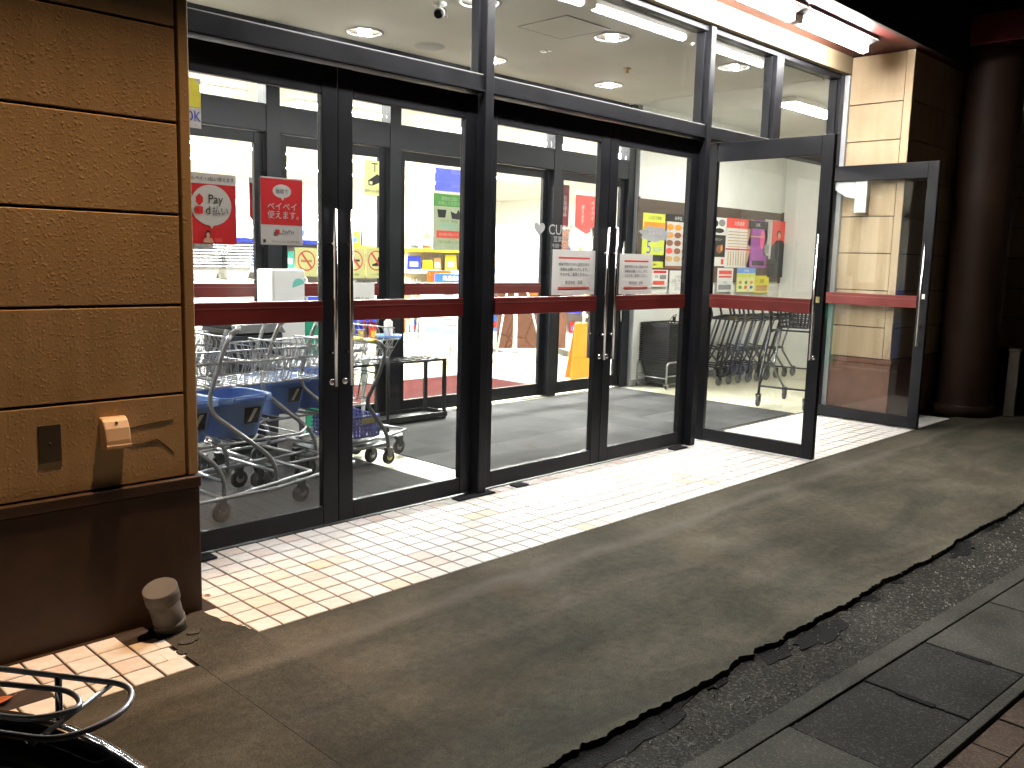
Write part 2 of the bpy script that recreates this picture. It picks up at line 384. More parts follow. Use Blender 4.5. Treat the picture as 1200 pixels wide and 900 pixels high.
# asphalt strip between apron and gutter
nx = 260; x0, x1 = -6., 12.
vs = []; fs = []
for i in range(nx+1):
    x = x0+(x1-x0)*i/nx
    for j in range(9):
        y = -1.15-.68*j/8
        vs.append((x, y, -.019+random.uniform(-.003, .003)))
for i in range(nx):
    for j in range(8):
        a = i*9+j; fs.append((a, a+1, a+10, a+9)[::-1])
g = MB(); g.add(vs, fs, True); g = g.build('asphalt_strip', 'asphalt'); structure(g)
tarp = g
for k, (u, v, a, bb, ry) in enumerate([(965, 745, .20, .05, 0), (835, 800, .07, .04, .2), (1020, 705, .045, .035, 0), (1050, 684, .035, .03, .3), (1125, 645, .17, .055, .1), (745, 860, .26, .06, 0), (1165, 618, .16, .03, 0), (690, 893, .1, .05, .2), (905, 768, .12, .05, .1)]):
    c = atz(u, v, -.03); poly = []
    for q in range(22):
        t = 2*math.pi*q/22; rr = 1+random.uniform(-.24, .22)
        px_, py_ = a*rr*math.cos(t), bb*rr*math.sin(t)
        poly.append((c.x+px_*math.cos(ry)-py_*math.sin(ry), c.y+px_*math.sin(ry)+py_*math.cos(ry)))
    MB().prism(poly, -.05, -.0168-random.uniform(0, .0008)).build('tar_patch', 'tar', tarp)
st = MB()
for k in range(1500):
    x = random.uniform(-1.5, 5.2); y = random.uniform(-1.62, -1.30)
    if random.random() < .4: y = random.gauss(-1.5, .06)
    r_ = random.choice([.0022, .003, .004, .0055]); z = -.018
    vs = [(x+r_*random.uniform(.6, 1.2)*math.cos(t), y+r_*random.uniform(.6, 1.2)*math.sin(t), z) for t in (0, 1.57, 3.14, 4.71)]+[(x, y, z+r_*random.uniform(.8, 1.5))]
    st.add(vs, [(0, 1, 4), (1, 2, 4), (2, 3, 4), (3, 0, 4)])
o = st.build('gravel', 'stone_chip'); tag(o, 'loose pale grit scattered on the asphalt strip', 'gravel', kind='stuff')

# concrete apron: separate pours with a broken front edge
ap = thing('concrete_apron', None, None); ap['kind'] = 'structure'
def jag(xa, xb, yb, amp, step):
    pts = []; x = xa; off = 0
    while x < xb:
        off = off*.75+random.uniform(-amp, amp)
        pts.append((x, yb+off)); x += step*random.uniform(.5, 1.6)
    pts.append((xb, yb)); return pts
edge = jag(.0, 9., 0., .007, .012)
edge = [(x, y-1.268-.016*min(x, 4)+.006*math.sin(x*6.3)+(random.uniform(-.014, .008) if random.random() < .06 else 0)) for x, y in edge]
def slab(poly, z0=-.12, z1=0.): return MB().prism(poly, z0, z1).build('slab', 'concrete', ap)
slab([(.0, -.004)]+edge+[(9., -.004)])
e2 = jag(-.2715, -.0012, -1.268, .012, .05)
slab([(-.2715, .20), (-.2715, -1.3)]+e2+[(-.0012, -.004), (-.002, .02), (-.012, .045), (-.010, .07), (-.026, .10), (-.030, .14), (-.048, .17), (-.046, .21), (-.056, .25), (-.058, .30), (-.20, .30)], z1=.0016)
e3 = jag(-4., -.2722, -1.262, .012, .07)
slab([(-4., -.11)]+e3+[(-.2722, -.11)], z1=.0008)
for (u, v, a, bb) in [(222, 752, .035, .02), (215, 765, .02, .02), (228, 742, .025, .015)]:    # mortar smear beside the tiles
    c = atz(u, v); poly = [(c.x+a*(1+random.uniform(-.3, .3))*math.cos(t*.4), c.y+bb*(1+random.uniform(-.3, .3))*math.sin(t*.4)) for t in range(16)]
    MB().prism(poly, -.01, .006).build('mortar_smear', 'gutter', ap)

# tiles
def floor_tile(x, y, me=[None]):
    if me[0] is None:
        bm = bmesh.new(); hx = .0465; h = .012
        top = [(-hx, -hx), (hx, -hx), (hx, hx), (-hx, hx)]; b_ = .0022
        vs0 = [bm.verts.new((a, c, -h)) for a, c in top]; vs1 = [bm.verts.new((a, c, -b_)) for a, c in top]
        vs2 = [bm.verts.new((a*(1-b_/hx), c*(1-b_/hx), 0)) for a, c in top]
        for A, B in ((vs0, vs1), (vs1, vs2)):
            for i in range(4): bm.faces.new((A[i], A[(i+1) % 4], B[(i+1) % 4], B[i]))
        bm.faces.new(vs2); me[0] = bpy.data.meshes.new('tile'); bm.to_mesh(me[0]); bm.free(); me[0].materials.append(M['tile'])
    o = bpy.data.objects.new('tile', me[0]); col.objects.link(o); o.location = (x, y, random.uniform(-.0006, .0006)); o.rotation_euler = (random.uniform(-.004, .004), random.uniform(-.004, .004), 0)
    return o
tf = MB().box(-.104, 6.9, -.003, 1.03, -.05, -.0035).build('tile_floor', 'grout'); structure(tf)
cnt = 0
far = MB()
for j in (0, 1, 2): floor_tile(-.05, .05+.1*j).parent = tf
for i in range(0, 69):
    for j in range(0, 10):
        x = .05+.1*i; y = .05+.1*j
        if cnt < 300 and i < 32 and y < .9:
            o = floor_tile(x, y); o.parent = tf; cnt += 1
        else:
            z = random.uniform(-.0005, .0005)
            far.box(x-.0462, x+.0462, y-.0462, y+.0462, -.012, z)
o = far.build('tile_field', 'tile', tf); o['kind'] = 'stuff'
# the tiles that are left by the wall
tl = MB().box(-1.9, -.275, -.105, .32, -.05, -.0035).build('tile_floor', 'grout'); structure(tl)
for i in range(12):
    for j in range(4):
        x = -.33-.1*i; y = -.055+.1*j
        if (i, j) == (0, 3): continue
        if (i, j) in ((4, 1), (5, 2), (5, 1)): continue
        floor_tile(x, y).parent = tl
for (u, v) in [(208, 766), (198, 752)]:
    c = atz(u, v); poly = [(c.x-.045, c.y-.035), (c.x+.01, c.y-.038), (c.x+.028, c.y-.01), (c.x+.018, c.y+.02), (c.x-.045, c.y+.03)]
    MB().prism(poly, -.01, .0012).build('broken_tile', 'tile', tl)

# gutter with lids
gu = MB().box(-6, 12, -2.03, -1.655, -.20, -.075).build('gutter', 'dirt'); structure(gu)
def gslab(x0, x1, y0, y1, mat='gutter', z=-.010, nm='gutter_slab'):
    return MB().box(x0, x1, y0, y1, -.10, z+random.uniform(-.002, .002)).build(nm, mat, gu, bevel=.003)
gslab(-6, 12, -1.655, -1.585); gslab(-6, 12, -2.03, -1.992)
xs = [-4.2, -3.2, -2.2, -1.2, -.2, .802]
for a, c in zip(xs[:-1], xs[1:]): gslab(a+.003, c-.003, -1.989, -1.658)
for a, c in ((.806, 1.256), (1.262, 1.716)):
    o = gslab(a, c, -1.988, -1.660, 'lid', -.012, 'gutter_lid')
for a, c, yy in ((1.19, 1.256, -1.80), (1.65, 1.716, -1.80)):
    MB().box(c-.010, c+.014, yy-.085, yy+.03, -.0125, -.0085).build('lifting_slot', 'tar', gu)
xs = [1.724, 2.33, 2.94, 3.55, 4.16, 4.77, 5.4, 6.0, 7.0, 8.0]
for a, c in zip(xs[:-1], xs[1:]): gslab(a+.003, c-.003, -1.989, -1.658)
pv = MB().box(-3, 9, -2.75, -2.032, -.2, -.030).build('brick_pavement', 'dirt'); structure(pv)
for j in range(6):
    for i in range(24):
        x = -.3+.205*i+(.1 if j % 2 else 0); y = -2.045-.105*j
        MB().box(x, x+.198, y-.098, y, -.12, -.012+random.uniform(-.003, .003)).build('paving_brick', 'brick', pv)

for o_ in (gu, pv):
    th_ = R(-3.2); px_, py_ = 1.25, -1.80
    o_.rotation_euler = (0, 0, th_)
    o_.location = (px_-(px_*math.cos(th_)-py_*math.sin(th_)), py_-(px_*math.sin(th_)+py_*math.cos(th_))+.033, 0)
def leaf_obj(name, label, cat, loc, mat, s, rz):
    o = MB(); n_ = 7; L = []; Rr = []
    for i in range(n_):
        t = i/(n_-1); wd = math.sin(math.pi*min(1, t*1.02))**.8*.32*(1-.3*t); zz = .10*math.sin(t*3)+.02
        L.append((t-.5, wd, zz+.12*wd)); Rr.append((t-.5, -wd, zz+.16*wd))
    C = [(i/(n_-1)-.5, 0, .10*math.sin(i/(n_-1)*3)+.012) for i in range(n_)]
    vs = [(x*s, y*s, z*s) for x, y, z in L+C+Rr]; fs = []
    for i in range(n_-1):
        fs += [(i, n_+i, n_+i+1, i+1), (n_+i, 2*n_+i, 2*n_+i+1, n_+i+1)]
    o.add(vs, fs, True); o.tube([(.5*s, 0, .02*s), (.72*s, .04*s, .05*s)], .012*s, 5)
    b_ = o.build(name, mat); b_.location = loc; b_.rotation_euler = (0, 0, rz); sd = b_.modifiers.new('t', 'SOLIDIFY'); sd.thickness = .0006
    return tag(b_, label, cat)
leaf_obj('fallen_leaf', 'small brown dry leaf lying on the asphalt beside the gutter', 'leaf', atz(1143, 687, -.04), 'leaf_dry', .055, .9)
leaf_obj('fallen_leaf', 'tiny shrivelled leaf on the white tiles by the wall corner', 'leaf', atz(243, 698, .002), 'leaf_dry', .030, 2.2)
leaf_obj('fallen_leaf', 'bright orange leaf on the old tiles beyond the bicycle rack', 'leaf', atz(4, 822, .004), 'leaf_orange', .065, .4)

# ================================================================== LEFT SIDING WALL
WZ = [.512, .819, 1.134, 1.449, 1.760, 2.075, 2.39, 2.70, 3.02, 3.4]
def bump_box(mb, *a): mb.box(*a)
wl = thing('siding_wall', 'stucco siding wall with dark brown plinth left of the glass doors', 'wall', (-1.0, .6, 0))
MB().box(-3.4, -.052, .372, .95, 0, 3.4).build('backing', 'groove', wl, True)
for a, c in zip(WZ[:-1], WZ[1:]):
    MB().box(-3.4, -.090, .340, .374, a+.0045, c-.0045).build('siding_board', 'siding', wl, True, .003)
MB().box(-.080, -.042, .336, .952, .515, 3.4).build('corner_trim', 'siding', wl, True, .004)
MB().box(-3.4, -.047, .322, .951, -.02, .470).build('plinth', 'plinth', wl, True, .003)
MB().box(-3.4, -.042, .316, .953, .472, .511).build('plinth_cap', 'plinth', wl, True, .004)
# cracks in the lowest board
ck = MB()
for path in ([(150, 503), (160, 500), (172, 497), (185, 494.5), (203, 492)], [(152, 521), (165, 520), (176, 517), (184, 515), (190, 518), (197, 524), (204, 531)]):
    P = [aty(u, v, .3395) for u, v in path]
    ck.tube(P, [.0012, .0016, .0014, .002, .0012, .0012, .001][:len(P)], 4)
ck.build('crack', 'groove', wl, True)

# vent hood, blank plate, drain pipe
p = aty(131, 506, .34)
t = thing('vent_hood', 'small beige plastic hood on the lowest siding board', 'vent hood', (p.x, .34, p.z-.05))
prof = [(0, .105), (-.020, .103), (-.038, .092), (-.050, .070), (-.058, .030), (-.060, .0), (0, .0)]
MB().add([(x, y, z) for x in (-.042, .042) for y, z in prof], [tuple(range(7)), tuple(range(7, 14))[::-1]]+[(i, i+7, (i+1) % 7+7, (i+1) % 7) for i in range(7)]).build('cover', 'hood', t, bevel=.004)
MB().box(-.043, .043, -.0625, -.056, .004, .014).build('lip', 'hood', t, bevel=.001)
MB().lathe([(.0, -.047), (.004, -.047), (.004, -.035)], (0, 0, .0875), 'y', 8).build('screw', 'p_black', t)
p = aty(58.5, 521, .34)
t = thing('cover_plate', 'flat grey metal cover plate on the lowest siding board', 'cover plate', (p.x, .34, p.z-.06))
MB().box(-.035, .035, -.003, 0, 0, .125).build('plate', 'plate', t, bevel=.002)
MB().lathe([(.0, -.0045), (.005, -.0045), (.005, -.002)], (0, 0, .062), 'y', 10).build('screw', 'p_black', t)
pb = atz(201, 737, 0); pt = aty(187, 689, pb.y-.035)
t = thing('drain_pipe', 'short capped grey drain pipe leaning out of the ground by the plinth', 'pipe', tuple(pb))
ax_ = (pt-pb)
MB().tube([-ax_*.15, ax_*.86], .053, 28).build('pipe', 'pvc', t)
MB().tube([ax_*.14, ax_*.27], .0565, 28).build('collar', 'pvc', t)
MB().tube([ax_*.72, ax_*.985, ax_*1.0], [.059, .059, .056], 28).build('cap', 'pvc', t)

# ================================================================== RIGHT PILLAR
RX = 6.13
pr_ = thing('siding_pillar', 'cream siding pillar with red brown plinth right of the open doors', 'pillar', (6.6, .6, 0))
MB().box(RX+.03, 8.3, .315, .95, 0, 3.12).build('backing', 'groove', pr_, True)
for a, c in zip([.55]+WZ[1:8], WZ[1:8]+[3.10]):
    MB().box(RX, RX+.032, .345, .80, a+.004, c-.004).build('siding_board', 'siding', pr_, True, .003)
    MB().box(RX+.05, 8.3, .28, .318, a+.004, c-.004).build('siding_board', 'siding', pr_, True, .003)
MB().box(RX-.004, RX+.046, .276, .341, .553, 3.10).build('corner_trim', 'siding', pr_, True, .004)
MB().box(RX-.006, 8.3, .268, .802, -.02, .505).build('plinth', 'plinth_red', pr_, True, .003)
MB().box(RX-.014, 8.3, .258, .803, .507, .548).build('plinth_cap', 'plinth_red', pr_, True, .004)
o = MB().box(RX-.03, RX+.01, .803, .86, 0, 2.95).build('jamb_strip', 'alu', pr_, True, .002)
t = thing('sensor_box', 'pale grey box with hanging arm beside the rightmost open door', 'door device', (6.1, .7, 1.78))
pa = [atx(u, v, 6.05) for u, v in ((977, 203), (1003, 203), (1001, 233), (990, 231), (977, 222))]
MB().add([(6.06, p.y, p.z) for p in pa]+[(6.126, p.y, p.z) for p in pa], [tuple(range(5)), tuple(range(5, 10))[::-1]]+[(i, i+5, (i+1) % 5+5, (i+1) % 5) for i in range(5)]).build('housing', 'alu', t, True, .003)
q1, q2 = atx(1004, 203, 6.05), atx(1014, 249, 6.05)
MB().box(6.05, 6.10, q2.y, q1.y, q2.z, q1.z).build('arm', 'white_paint', t, True, .003)

# brown round column, far wall, bollard
t = thing('brown_column', 'large round dark brown steel column standing beyond the pillar', 'column', (7.32, .03, 0))
MB().lathe([(.245, .10), (.245, 3.6)], seg=48).build('shaft', 'column_brown', t)
MB().lathe([(.245, .0), (.262, .0), (.262, .09), (.247, .10)], seg=48).build('base_ring', 'column_brown', t)
t = thing('side_wall', 'dim beige panelled wall behind the dark brown column', 'wall', (11, -.3, 0))
for k, z in enumerate([.52+.315*i for i in range(10)]):
    MB().box(8.95, 8.99, -2.0+.0, .28, z+.004, z+.311).build('siding_board', 'siding', t, True, .003)
MB().box(8.99, 11, -2.0, .28, -.02, 3.7).build('backing', 'groove', t, True)
MB().box(8.93, 8.99, -2.02, .29, -.02, .50).build('plinth', 'plinth', t, True, .003)
MB().box(8.925, 8.952, -.42, -.38, .53, 3.4).build('downpipe', 'alu', t, True, .004)
c = atz(1182, 487)
t = thing('post', 'short square beige post by the dark side wall', 'post', (c.x, c.y, 0), R(8))
MB().box(-.045, .045, -.045, .045, 0, .60).build('shaft', 'post_paint', t, bevel=.006)
MB().box(-.052, .052, -.052, .052, .601, .625).build('cap', 'post_paint', t, bevel=.005)

# ================================================================== CANOPY / SOFFIT
cn = thing('entrance_canopy', 'red soffit and dark fascia over the shop entrance', 'canopy', (3, .5, 3.1))
MB().box(-3.4, 8.3, .20, .93, 3.105, 3.16).build('soffit_panel', 'red_soffit', cn, True)
MB().box(-3.4, 8.3, .165, .199, 3.085, 3.60).build('fascia_lip', 'dark_sheet', cn, True, .003)
MB().box(-3.4, 8.3, .150, .90, 3.61, 6.2).build('sign_wall', 'dark_sheet', cn, True)
MB().box(-.04, RX-.002, .80, .86, 2.955, 3.103).build('cream_band', 'cream', cn, True, .003)
MB().box(6.95, 12.0, -1.2, .145, 3.25, 3.5).build('side_canopy', 'red_sheet', cn, True, .006)
MB().box(6.90, 12.0, -1.26, -1.205, 3.18, 3.9).build('side_fascia', 'red_sheet', cn, True, .006)
for i, (a, c) in enumerate([(4.47, 5.63), (3.27, 4.43), (2.07, 3.23), (.87, 2.03)]):
    lab = ['lit fluorescent batten under the soffit beside the cream pillar', 'lit fluorescent batten under the soffit, second from the cream pillar', 'lit fluorescent batten under the soffit, third from the cream pillar', 'lit fluorescent batten under the soffit, fourth from the cream pillar'][i]
    t = thing('fluorescent_light', lab, 'light', ((a+c)/2, .5, 3.1), 0, 'battens along the red soffit')
    o = MB(); o.frustum((a, c, .365, .605), (a, c, .365, .605), 3.085, 3.103); o.frustum((a+.04, c-.04, .42, .54), (a, c, .38, .59), 3.055, 3.084)
    o.build('batten', 'batten_paint', t, True)
    for xx in (a+.012, c-.042): MB().box(xx, xx+.03, .435, .505, 3.0, 3.06).build('lamp_holder', 'white_paint', t, True, .004)
    MB().tube([(a+.045, .47, 3.018), (a+.055, .47, 3.018), (c-.055, .47, 3.018), (c-.045, .47, 3.018)], [.018, .025, .025, .018], 16).build('tube', 'tube_light', t, True)

# warm floodlight on the sign wall above the frame
FL = Vector((.16, -.055, 4.62))
t = thing('floodlight', 'warm floodlight on an arm above the entrance fascia', 'floodlight', tuple(FL))
MB().tube([(0, .235, .18), (0, .1, .16), (0, .03, .08)], .018, 8).build('arm', 'black_metal', t)
o = MB(); o.frustum((-.10, .10, -.08, .08), (-.07, .07, -.05, .05), .03, .12); o.build('housing', 'black_metal', t, bevel=.004)
MB().box(-.09, .09, -.07, .07, .024, .029).build('lens', 'flood_lens', t)
ld = bpy.data.lights.new('lamp', 'SPOT'); ld.energy = 740; ld.color = (1, .57, .26); ld.spot_size = R(52); ld.spot_blend = 1.0; ld.shadow_soft_size = .06
lo = bpy.data.objects.new('lamp', ld); col.objects.link(lo); lo.parent = t; lo.location = (0, 0, .0)
aim = Vector((-.62, .34, 1.3))-FL; lo.rotation_euler = aim.to_track_quat('-Z', 'Y').to_euler()

# ================================================================== ENTRANCE FRAME
ef = thing('entrance_screen', 'fixed black aluminium entrance frame with transom windows', 'frame', (3, .9, 0))
FZ0, FZ1 = 2.195, 2.285
def F(nm, *a, mat='frame', bv=.003): return MB().box(*a).build(nm, mat, ef, True, bv)
F('post', 1.845, 1.905, .83, .955, 0, 2.95)
F('post', 3.980, 4.040, .83, .955, 0, 2.95)
F('post', 6.04, 6.10, .84, .955, 0, 2.95)
F('post', -.06, -.028, .84, .955, 0, 2.95)
for a, c in ((-.027, 1.844), (1.906, 3.979), (4.041, 6.039)):
    F('header', a, c, .842, .960, FZ0, FZ1)
    F('header_lip', a, c, .834, .841, FZ0+.004, FZ0+.014, bv=0)
    F('top_rail', a, c, .855, .945, 2.915, 2.95)
    F('weather_seal', a, c, .850, .858, FZ1+.0005, FZ1+.006, mat='p_grey', bv=0)
F('mullion', 4.92, 5.03, .84, .95, FZ1+.001, 2.914)
for a, c in ((-.027, 1.844), (1.906, 3.979), (4.041, 4.919), (5.031, 6.039)):
    F('transom_pane', a, c, .902, .908, FZ1+.001, 2.914, mat='glass', bv=0)
    for q in ((a, a+.018), (c-.018, c)): F('glazing_bead', q[0], q[1], .875, .93, FZ1+.012, 2.913, bv=.001)
F('threshold', -.06, 3.98, .888, .96, -.01, .002, mat='frame', bv=0)
for u, v, L in ((553, 581, .28), (230, 655, .14), (790, 525, .16), (615, 571, .10)):     # floor hinge cover plates
    c = atz(u, v)
    t = MB().box(c.x-L/2, c.x+L/2, .80, .862, .001, .010).build('hinge_plate', 'frame_inner', ef, True, .002)

# ================================================================== DOOR LEAVES
def door_leaf(name, label, w_, loc, rz, hinge_left=True, fm='frame', H=2.185, group=None, stile=.085, th=.040, handle=True, rail=(1.008, 1.108), tr=.13, br=.105, lock=True):
    t = thing(name, label, 'door', loc, rz, group)
    h = th/2
    MB().box(0, stile, -h, h, .012, H).build('stile', fm, t, bevel=.003)
    MB().box(w_-stile, w_, -h, h, .012, H).build('stile', fm, t, bevel=.003)
    MB().box(stile+.001, w_-stile-.001, -h+.001, h-.001, H-tr, H-.001).build('top_rail', fm, t, bevel=.003)
    MB().box(stile+.001, w_-stile-.001, -h+.001, h-.001, .013, br).build('bottom_rail', fm, t, bevel=.003)
    MB().box(stile+.001, w_-stile-.001, -.003, .003, br+.001, rail[0]).build('pane', 'glass', t)
    MB().box(stile+.001, w_-stile-.001, -.003, .003, rail[1], H-tr-.001).build('pane', 'glass', t)
    o = MB().box(stile+.001, w_-stile-.001, -h-.006, h+.006, rail[0]+.001, rail[1]-.001).build('push_rail', 'rail_red', t, bevel=.004)
    zz = rail[0]+(rail[1]-rail[0])*.74
    MB().box(stile+.002, w_-stile-.002, -h-.0075, -h-.0055, zz-.004, zz).build('trim_line', 'rail_line', o)
    if handle:
        hx = w_-stile*.5 if hinge_left else stile*.5
        for s in (-1, 1):
            hd = MB().tube([(hx, s*(h+.045), .70), (hx, s*(h+.045), 1.535)], .0105, 12).build('handle', 'chrome', t)
            for z in (.86, 1.375): MB().tube([(hx, s*(h-.002), z), (hx, s*(h+.045), z)], .008, 8).build('standoff', 'chrome', hd)
        lx = w_-stile*.42 if hinge_left else stile*.42
        if lock:
            MB().lathe([(.0, -h-.010), (.013, -h-.010), (.017, -h-.004), (.017, -h+.002)], (lx, 0, .715), 'y', 16).build('lock', 'chrome', t)
            MB().lathe([(.0, h+.010), (.013, h+.010), (.017, h+.004), (.017, h-.002)], (lx, 0, .715), 'y', 16).build('lock', 'chrome', t)
    return t
DY = .905
door_leaf('glass_door', 'closed glass door with red payment posters next to the siding wall', .967, (-.022, DY, 0), 0, True)
door_leaf('glass_door', 'closed glass door between the poster door and the first black post', .892, (.948, DY, 0), 0, False)
door_leaf('glass_door', 'closed glass door with a grey heart logo and white notice', 1.074, (1.909, DY, 0), 0, True)
door_leaf('glass_door', 'closed glass door with a white notice hinged beside the open door', .988, (2.988, DY, 0), 0, False)
d5 = door_leaf('glass_door', 'glass door swung outward in front of the nested black carts', .955, (4.20, .945, 0), R(-89.5), True)
d6 = door_leaf('glass_door', 'glass door swung outward against the cream siding pillar', .965, (6.055, .935, 0), R(-91), False)
# d6 is hinged at the far jamb: its free edge is at local x = width
for d, w_ in ((d5, .955), (d6, .965)):
    MB().box(w_-.055, w_-.025, -.0225, -.0205, 1.085, 1.125).build('sticker', 'pale_yellow' if d is d5 else 'paper', d)
# (handles of the sixth leaf sit on its free stile)
for ch in list(d6.children):
    if ch.name.split('.')[0] in ('handle', 'lock'): ch.location.x += .965-.085

# ================================================================== VESTIBULE SHELL
IY = 3.1
o = MB().box(-.05, 6.02, 1.032, 3.6, -.05, -.001).build('vestibule_floor', 'cart_floor'); structure(o)
o = MB().box(6.02, 9.4, 1.032, 3.3, -.05, -.002).build('vestibule_floor', 'cart_floor'); structure(o)
t = thing('floor_mat', 'grey ribbed entrance matting between the outer and inner doors', 'mat', (4, 2, 0))
MB().box(2.16, 5.98, 1.036, 3.02, 0, .004).build('mat_section', 'mat_grey', t, True)
MB().box(-.04, 1.86, 1.036, 3.02, 0, .004).build('mat_section', 'mat_grey', t, True)
o = MB().box(-.05, 5.93, .962, 3.04, 2.915, 2.98).build('vestibule_ceiling', 'ceiling'); structure(o)
o = MB().box(5.96, 9.4, .962, 3.04, 2.925, 2.98).build('vestibule_ceiling', 'ceiling_light'); structure(o)
o = MB().box(5.93, 5.96, .962, 3.02, 2.905, 2.985).build('ceiling_trim', 'ceiling'); structure(o)
t = thing('vestibule_wall', 'white wall carrying the notice board behind the black carts', 'wall', (7.7, 3.1, 0))
MB().box(6.14, 9.4, 3.0, 3.22, 0, 2.95).build('wall_panel', 'wall_white', t, True, .004)
MB().box(6.13, 9.4, 2.988, 2.999, 0, .07).build('skirting', 'p_grey', t, True)
MB().box(9.25, 9.4, .95, 2.999, 0, 2.95).build('end_wall', 'wall_white', t, True)
MB().box(6.14, 9.3, .92, .98, 0, 2.95).build('front_wall', 'wall_white', t, True)
MB().box(-.35, -.056, .96, 3.2, 0, 2.95).build('end_wall', 'wall_white', t, True)
MB().box(6.135, 6.139, 3.0, 3.06, 0, 2.9).build('edge_trim', 'alu', t, True)

# ceiling fittings
def downlight(u, v, label):
    p = atz(u, v, 2.915); t = thing('downlight', label, 'downlight', (p.x, p.y, 2.915), 0, 'round downlights in the vestibule ceiling')
    MB().lathe([(.135, -.0005), (.138, -.006), (.122, -.009), (.114, -.001)], seg=28).build('rim', 'white_paint', t)
    MB().lathe([(.114, -.002), (.100, .0), (.0, -.004)], seg=28).build('reflector', 'reflector', t)
    MB().tube([(-.05, 0, -.014), (.05, 0, -.014)], .013, 10).build('lamp', 'downlight_lamp', t)
for u, v, lb in ((427, 37, 'round downlight between the round speaker and the siding wall side'), (562, 2, 'round downlight behind the top of the first black post, beside the security camera'), (575, 70, 'round downlight half hidden by the first black post'), (717, 43, 'round downlight beside the access hatch in the vestibule ceiling'), (713, 99, 'round downlight deep in the vestibule beyond the sprinkler head'), (860, 78, 'round downlight beyond the second black post, near the ceiling trim')):
    downlight(u, v, lb)
p = atz(503, 54, 2.915); t = thing('ceiling_speaker', 'round flat white speaker grille in the vestibule ceiling', 'speaker', (p.x, p.y, 2.915))
MB().lathe([(.118, -.0005), (.118, -.006), (.110, -.010), (.0, -.012)], seg=28).build('grille', 'paper_grey', t)
MB().lathe([(.119, -.0004), (.123, -.004), (.1185, -.007)], seg=28).build('rim', 'white_paint', t)
p = atz(515, 3, 2.915); t = thing('security_camera', 'white security camera with dark lens under the vestibule ceiling', 'camera', (p.x, p.y, 2.915))
MB().lathe([(.0, -.02), (.04, -.02), (.045, -.012), (.045, 0)], seg=20).build('base', 'white_paint', t)
MB().tube([(0, 0, -.015), (0, 0, -.06)], .012, 10).build('stem', 'white_paint', t)
MB().tube([(.03, .03, -.05), (-.05, -.05, -.085)], .033, 16).build('body', 'white_paint', t)
MB().tube([(-.048, -.048, -.084), (-.075, -.075, -.098)], [.031, .024], 16).build('lens_hood', 'lens', t)
MB().tube([(.04, .03, -.05), (.09, .03, -.07), (.10, .05, -.02), (.09, .06, 0)], .004, 6).build('cable', 'p_grey', t)
p = atz(640, 59, 2.915); t = thing('smoke_detector', 'small chrome ceiling vent ring past the first post', 'detector', (p.x, p.y, 2.915))
MB().lathe([(.045, 0), (.045, -.008), (.035, -.014), (.0, -.014)], seg=20).build('body', 'reflector', t)
MB().lathe([(.046, 0), (.05, -.004), (.046, -.008)], seg=20).build('rim', 'white_paint', t)
p = atz(735, 80, 2.915); t = thing('sprinkler_head', 'small dark sprinkler head in the vestibule ceiling', 'sprinkler', (p.x, p.y, 2.915))
MB().lathe([(.026, 0), (.026, -.006), (.010, -.010), (.009, -.035), (.02, -.037), (.0, -.040)], seg=14).build('body', 'p_tan', t)
MB().lathe([(.030, 0), (.033, -.003), (.0265, -.005)], seg=14).build('rim', 'p_grey', t)
a, c = atz(593, 25, 2.915), atz(690, 27, 2.915)
t = thing('access_hatch', 'square access hatch flush in the vestibule ceiling', 'hatch', (3.3, 1.5, 2.91))
MB().box(3.06, 3.50, 1.35, 1.79, 2.9105, 2.9148).build('hatch_panel', 'ceiling', t, True, .001)
for q in ((3.05, 3.06, 1.34, 1.80), (3.50, 3.51, 1.34, 1.80), (3.061, 3.499, 1.34, 1.35), (3.061, 3.499, 1.79, 1.80)):
    MB().box(q[0], q[1], q[2], q[3], 2.911, 2.9147).build('hatch_frame', 'p_grey', t, True)
a = atz(950, 126, 2.9)
t = thing('ceiling_light', 'lit ceiling fluorescent fixture above the nested black carts', 'light', (a.x, a.y, 2.92))
MB().box(a.x-.55, a.x+.55, a.y-.13, a.y+.13, 2.875, 2.924).build('housing', 'white_paint', t, True, .004)
MB().box(a.x-.52, a.x+.52, a.y-.10, a.y+.10, 2.862, 2.874).build('diffuser', 'cart_light', t, True, .003)

# ================================================================== INNER PARTITION
ip = thing('inner_partition', 'grey aluminium inner glazed partition with door openings', 'partition', (4, IY, 0))
def G(nm, *a, mat='frame_inner', bv=.003): return MB().box(*a).build(nm, mat, ip, True, bv)
for a, c in ((-.05, .04), (.86, .97), (1.84, 1.95), (2.93, 3.04), (4.87, 4.98), (6.02, 6.13)):
    G('post', a, c, IY-.05, IY+.07, 0, 2.93)
PX = [(.041, .859), (.971, 1.839), (1.951, 2.929), (3.041, 4.869), (4.981, 6.019)]
for a, c in PX:
    G('beam', a, c, IY-.045, IY+.065, 2.17, 2.36)
    G('top_rail', a, c, IY-.04, IY+.06, 2.87, 2.93)
    G('transom_pane', a, c, IY-.003, IY+.003, 2.361, 2.869, mat='glass', bv=0)
ind = [('fixed', 1), ('fixed', 2), ('door', 3), ('fixed', 4)]
ID = dict(fm='frame', H=2.165, th=.036, rail=(1.008, 1.108), tr=.075, br=.13, stile=.07)
door_leaf('inner_door', 'inner glass door behind the shopping carts with blue baskets', .81, (.045, IY+.01, 0), 0, True, handle=False, **ID)
door_leaf('inner_door', 'inner glass door behind the umbrella bag dispenser', .86, (.975, IY+.01, 0), 0, False, handle=False, **ID)
door_leaf('inner_door', 'inner glass door with yellow warning stickers', .97, (1.955, IY+.01, 0), 0, True, handle=False, **ID)
door_leaf('inner_door', 'inner glass door with the green poster behind the umbrella rack', .905, (3.045, IY+.01, 0), 0, False, handle=False, **ID)
